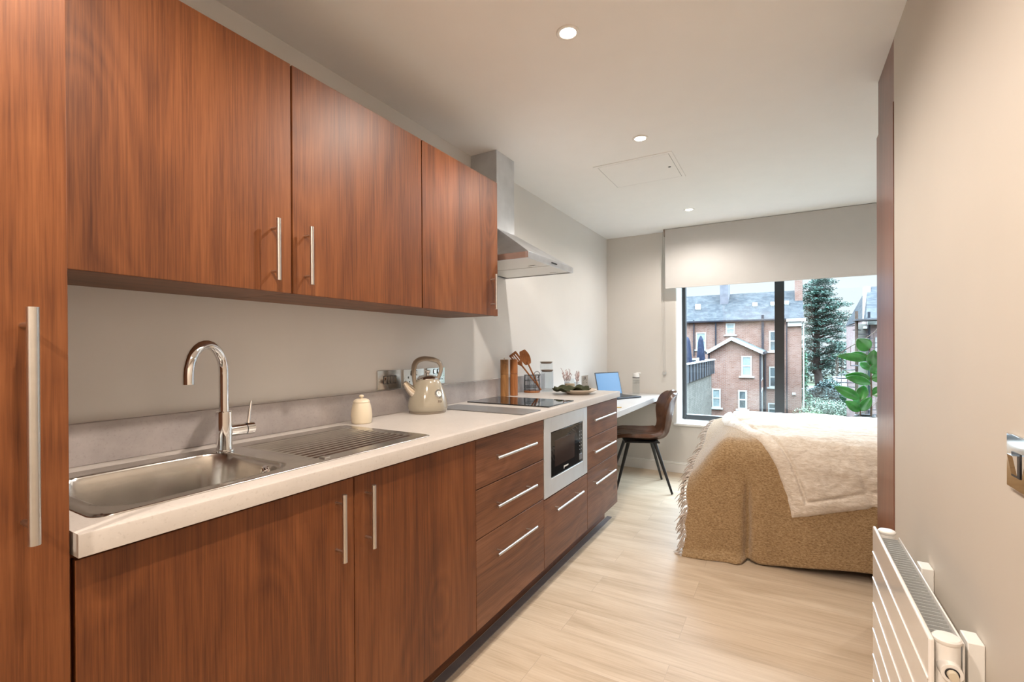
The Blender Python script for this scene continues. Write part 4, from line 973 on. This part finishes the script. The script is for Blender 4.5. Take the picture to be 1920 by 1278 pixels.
t = thing('terrace_chair', 'white metal chair behind the zinc parapet', 'chair', (at(1297, 675, 'y', 27).x, 27, -.25))
for sx in (-.3, .3):
    for sy in (-.3, .3): MB().tube([(sx, sy, 0), (sx, sy, .95)], .035, 8).build('leg', M['upvc'], t)
MB().box(-.33, -.33, .42, .33, .33, .48).build('seat', M['upvc'], t); MB().tube([(-.3, .3, .93), (-.3, -.3, .93), (.3, -.3, .93), (.3, .3, .93)], .035, 8).build('arm_rail', M['upvc'], t)
# right-hand house
YR = 30.0
t = thing('slate_roofed_house', 'slate-roofed pinkish brick house at the right edge of the window', 'building', (0, 0, 0))
hx = at(1625, 600, 'y', YR).x; he = at(1625, 596, 'y', YR).z; hr = at(1622, 538, 'y', YR+4.5)
MB().box(hx, YR, GZ, hx+9, YR+9, he).build('wall', M['pinkwall'], t, smooth=False)
ex = at(1613, 610, 'y', YR).x+.1
r = MB(); xx0 = hr.x-.2; r.add([(hx-.05, YR-.25, he-.05), (hx+9.2, YR-.25, he-.05), (hx+9.2, YR+4.5, hr.z), (hr.x+.1, YR+4.5, hr.z), (hx-.05, YR+9.2, he-.05), (hx+9.2, YR+9.2, he-.05)], [(0,1,2,3), (3,2,5,4), (0,3,4), (1,5,2), (0,4,5,1)])
r.build('roof', M['slate'], t, smooth=False)
MB().hexa([(ex, YR-.2, he-.55), (hx, YR-.2, he-.55), (hx, YR+.2, he-.55), (ex, YR+.2, he-.55)], [(hr.x-.1, YR+4.3, hr.z), (hr.x+.25, YR+4.3, hr.z), (hr.x+.25, YR+4.6, hr.z), (hr.x-.1, YR+4.6, hr.z)]).build('bargeboard', M['render'], t, smooth=False)
MB().box(hx-.35, YR+.05, GZ, hx-.01, YR+1.2, he-.3).build('side_pier', M['render'], t, smooth=False)
MB().cyl((hx+.08, YR-.12, GZ), (hx+.08, YR-.12, he+.3), .06, 8).build('drainpipe', M['pipe'], t)
MB().box(hx, YR-.35, he-.35, hx+9, YR-.22, he-.05).build('gutter_board', M['upvc'], t, smooth=False)
MB().box(hx+.35, YR-.04, he-2.8, hx+1.3, YR+.02, he-1.0).build('window', M['upvc'], t, smooth=False)
# spiral stair
sxp = at(1606, 640, 'y', 29.0).x; t = thing('spiral_staircase', 'dark iron spiral fire stair beside the slate-roofed house', 'staircase', (sxp, 29.0, GZ))
stt = at(1600, 602, 'y', 29).z-GZ
MB().cyl((0, 0, 0), (0, 0, stt+.5), .07, 12).build('newel_post', M['rust'], t)
g = MB(); n_ = 34
for k in range(n_):
    a = k*.40+1.0; z = stt*k/n_; c0, s0, c1, s1 = math.cos(a), math.sin(a), math.cos(a+.42), math.sin(a+.42)
    g.hexa([(0,0,z), (.85*c0, .85*s0, z), (.85*c1, .85*s1, z), (.02*c1, .02*s1, z)], [(0,0,z+.04), (.85*c0, .85*s0, z+.04), (.85*c1, .85*s1, z+.04), (.02*c1, .02*s1, z+.04)])
g.build('tread', M['ironwork'], t, smooth=False)
g = MB(); g.tube([(.85*math.cos(k*.4+1.0), .85*math.sin(k*.4+1.0), stt*k/n_+.95) for k in range(n_-5)], .02, 6)
for k in range(0, n_-5): a = k*.4+1.0; g.cyl((.85*math.cos(a), .85*math.sin(a), stt*k/n_), (.85*math.cos(a), .85*math.sin(a), stt*k/n_+.95), .016, 5)
g.build('handrail', M['rust'], t)
MB().box(-.1, -.6, stt, .95, .6, stt+.08).build('landing', M['ironwork'], t, smooth=False)
# ---------------------------------------------------------------- trees
def puff(m, c, rx, ry, rz2, n, size, flat=.5):
    for k in range(n):
        while True:
            p = Vector((random.uniform(-1, 1), random.uniform(-1, 1), random.uniform(-1, 1)))
            if p.length <= 1: break
        p = Vector((c[0]+p.x*rx, c[1]+p.y*ry, c[2]+p.z*rz2)); s = size*random.uniform(.6, 1.3)
        a = random.uniform(0, 2*PI); t1 = Vector((math.cos(a), math.sin(a), random.uniform(-flat, flat))).normalized()*s
        b_ = random.uniform(0, 2*PI); t2 = t1.cross(Vector((math.cos(b_)*.5, math.sin(b_)*.5, 1))).normalized()*s*.6
        m.add([p-t1, p-t2, p+t1, p+t2], [(0,1,2,3)])
def bush(name, label, u, v, Yp, r, h, mat, n, size, group, trunk=False):
    a = at(u, v, 'y', Yp); base = GZ; t = thing(name, label, 'tree' if trunk else 'shrub', (a.x, Yp, base), 0, group)
    top = a.z-base
    m = MB()
    for k in range(14):
        an = random.uniform(0, 2*PI); rad = random.uniform(0, .7)*r; zz = top-h*random.uniform(.12, .95)
        puff(m, (rad*math.cos(an), rad*math.sin(an), zz), r*.42, r*.42, h*.20, n//14, size, 1)
    m.build('foliage', mat, t, smooth=False)
    MB().tube([(0,0,0), (r*.05, 0, top*.5), (0, 0, top-h*.3)], [.12, .09, .05], 8).build('trunk', M['bark'], t)
YT = 52.0; c0 = at(1530, 690, 'y', YT)
t = thing('pine_tree', 'large dark green pine tree beside the brick terrace', 'tree', (c0.x, YT, GZ))
tz = lambda v: at(1530, v, 'y', YT).z-GZ; tx = lambda u, v=650: at(u, v, 'y', YT).x-c0.x
MB().tube([(tx(1539, 780), 0, 0), (tx(1536, 720), 0, tz(720)), (tx(1531, 680), 0, tz(680)), (tx(1532, 640), 0, tz(640)), (tx(1528, 600), 0, tz(600)), (tx(1530, 560), 0, tz(560)), (tx(1535, 530), 0, tz(530))], [.36, .34, .30, .24, .14, .08, .04], 12).build('trunk', M['bark'], t)
g = MB(); f_ = MB()
outline = {524: (1527, 1548), 535: (1512, 1562), 548: (1503, 1573), 562: (1500, 1580), 576: (1498, 1590), 590: (1497, 1596), 604: (1497, 1600), 620: (1498, 1594), 636: (1498, 1598), 652: (1498, 1585), 668: (1500, 1576), 684: (1502, 1566)}
for v, (ua, ub) in outline.items():
    xa, xb = tx(ua, v), tx(ub, v); hw_ = (xb-xa)/2; cx_ = (xa+xb)/2; z = tz(v)
    cnt = int(10+hw_*9*(1 if v < 625 else .55))
    for k in range(cnt):
        an = random.uniform(0, 2*PI); rad = hw_*math.sqrt(random.uniform(.05, .92)); px_, py_ = cx_+rad*math.cos(an), rad*math.sin(an)*.9; pz = z+random.uniform(-.35, .35)-.12*rad*0
        puff(f_, (px_, py_, pz), .62, .58, .20, 120, .085, .4)
        if k % 3 == 0: g.tube([(tx(1530, v), 0, pz-.6), (px_*.6, py_*.6, pz-.15), (px_, py_, pz)], [.07, .05, .02], 5)
f_.build('needles', M['pine'], t, smooth=False); g.build('branches', M['bark'], t, smooth=False)
bush('shrub', 'dark evergreen shrub under the pine tree', 1556, 706, 45, 1.9, 3.6, M['shrubdark'], 7000, .10, 'garden shrubs')
bush('shrub', 'second dark evergreen shrub left of the first', 1530, 724, 45.5, 1.15, 3.2, M['shrubdark'], 5000, .10, 'garden shrubs')
bush('shrub', 'yellow-green leafy shrub beside the brick corner', 1517, 735, 38, 1.7, 3.2, M['shrublight'], 6000, .07, 'garden shrubs')
bush('shrub', 'pale variegated shrub at the foot of the view', 1550, 750, 42, 1.6, 2.8, M['shrubvar'], 6000, .06, 'garden shrubs')
bush('shrub', 'second pale variegated shrub nearer the rubber plant', 1577, 754, 42, 1.15, 2.6, M['shrubvar'], 4000, .06, 'garden shrubs')
bush('shrub', 'dark low shrub behind the variegated shrubs', 1596, 738, 46, 1.9, 2.8, M['shrubdark'], 5000, .09, 'garden shrubs')
bush('climbing_ivy', 'dark green ivy climbing at the right brick corner', 1508, 660, 43, .55, 7.0, M['ivy'], 2600, .10, 'climbing ivy')
for k, (u, v, Yp, r, h) in enumerate(((1500, 642, 125, 6.5, 8), (1590, 634, 140, 7.5, 10), (1672, 641, 120, 6.5, 8), (1275, 640, 125, 6.5, 8))):
    bush('distant_tree', ['distant tree behind the terrace corner', 'pale distant tree showing between the pine and the spiral stair', 'distant tree behind the slate-roofed house', 'distant tree behind the terrace, far left'][k], u, v, Yp, r, h, M['far'], 6000, .35, 'distant trees', True)
# hedge line closing the far side of the car park
hm = MB()
for k in range(26): puff(hm, (-20+k*4.2, 100+random.uniform(-1, 1), GZ+1.6), 3.2, 1.5, 1.7, 420, .28, 1)
tag(hm.build('boundary_hedge', M['far'], smooth=False), 'long pale hedge at the far edge of the car park', 'hedge')['kind'] = 'stuff'
def car(u, v, label, mat, rz):
    d = at(u, v, 'z', GZ+.03); t = thing('parked_car', label, 'car', (d.x, d.y, GZ+.03), rz, 'parked cars')
    m = MB(); pr_ = [(-2.1, .35), (2.1, .35), (2.1, .8), (1.9, .95), (1.0, 1.02), (-1.9, 1.02), (-2.1, .85)]; n = len(pr_)
    m.add([(x, -.85, z) for x, z in pr_]+[(x, .85, z) for x, z in pr_], [tuple(range(n)), tuple(reversed(range(n, 2*n)))]+[(i, i+n, (i+1) % n+n, (i+1) % n) for i in range(n)])
    m.build('body', mat, t, bevel=.08, fixn=True)
    MB().hexa([(-1.6,-.78,1.0), (1.0,-.78,1.0), (1.0,.78,1.0), (-1.6,.78,1.0)], [(-1.2,-.62,1.45), (.3,-.62,1.45), (.3,.62,1.45), (-1.2,.62,1.45)]).build('cabin', M['extpane'], t, bevel=.05)
    for sx in (-1.3, 1.3):
        for sy in (-.8, .8): MB().cyl((sx, sy-.1, .32), (sx, sy+.1, .32), .32, 16).build('wheel', M['black'], t)
car(1585, 728, 'white parked car seen below the pine tree, left one', M['carwhite'], .4)
car(1599, 713, 'white parked car farther back near the stair', M['carwhite'], .2)
car(1588, 716, 'white parked car farthest back beside the pine', M['carwhite'], .1)
car(1594, 721, 'blue parked car between two white ones', M['carblue'], .3)
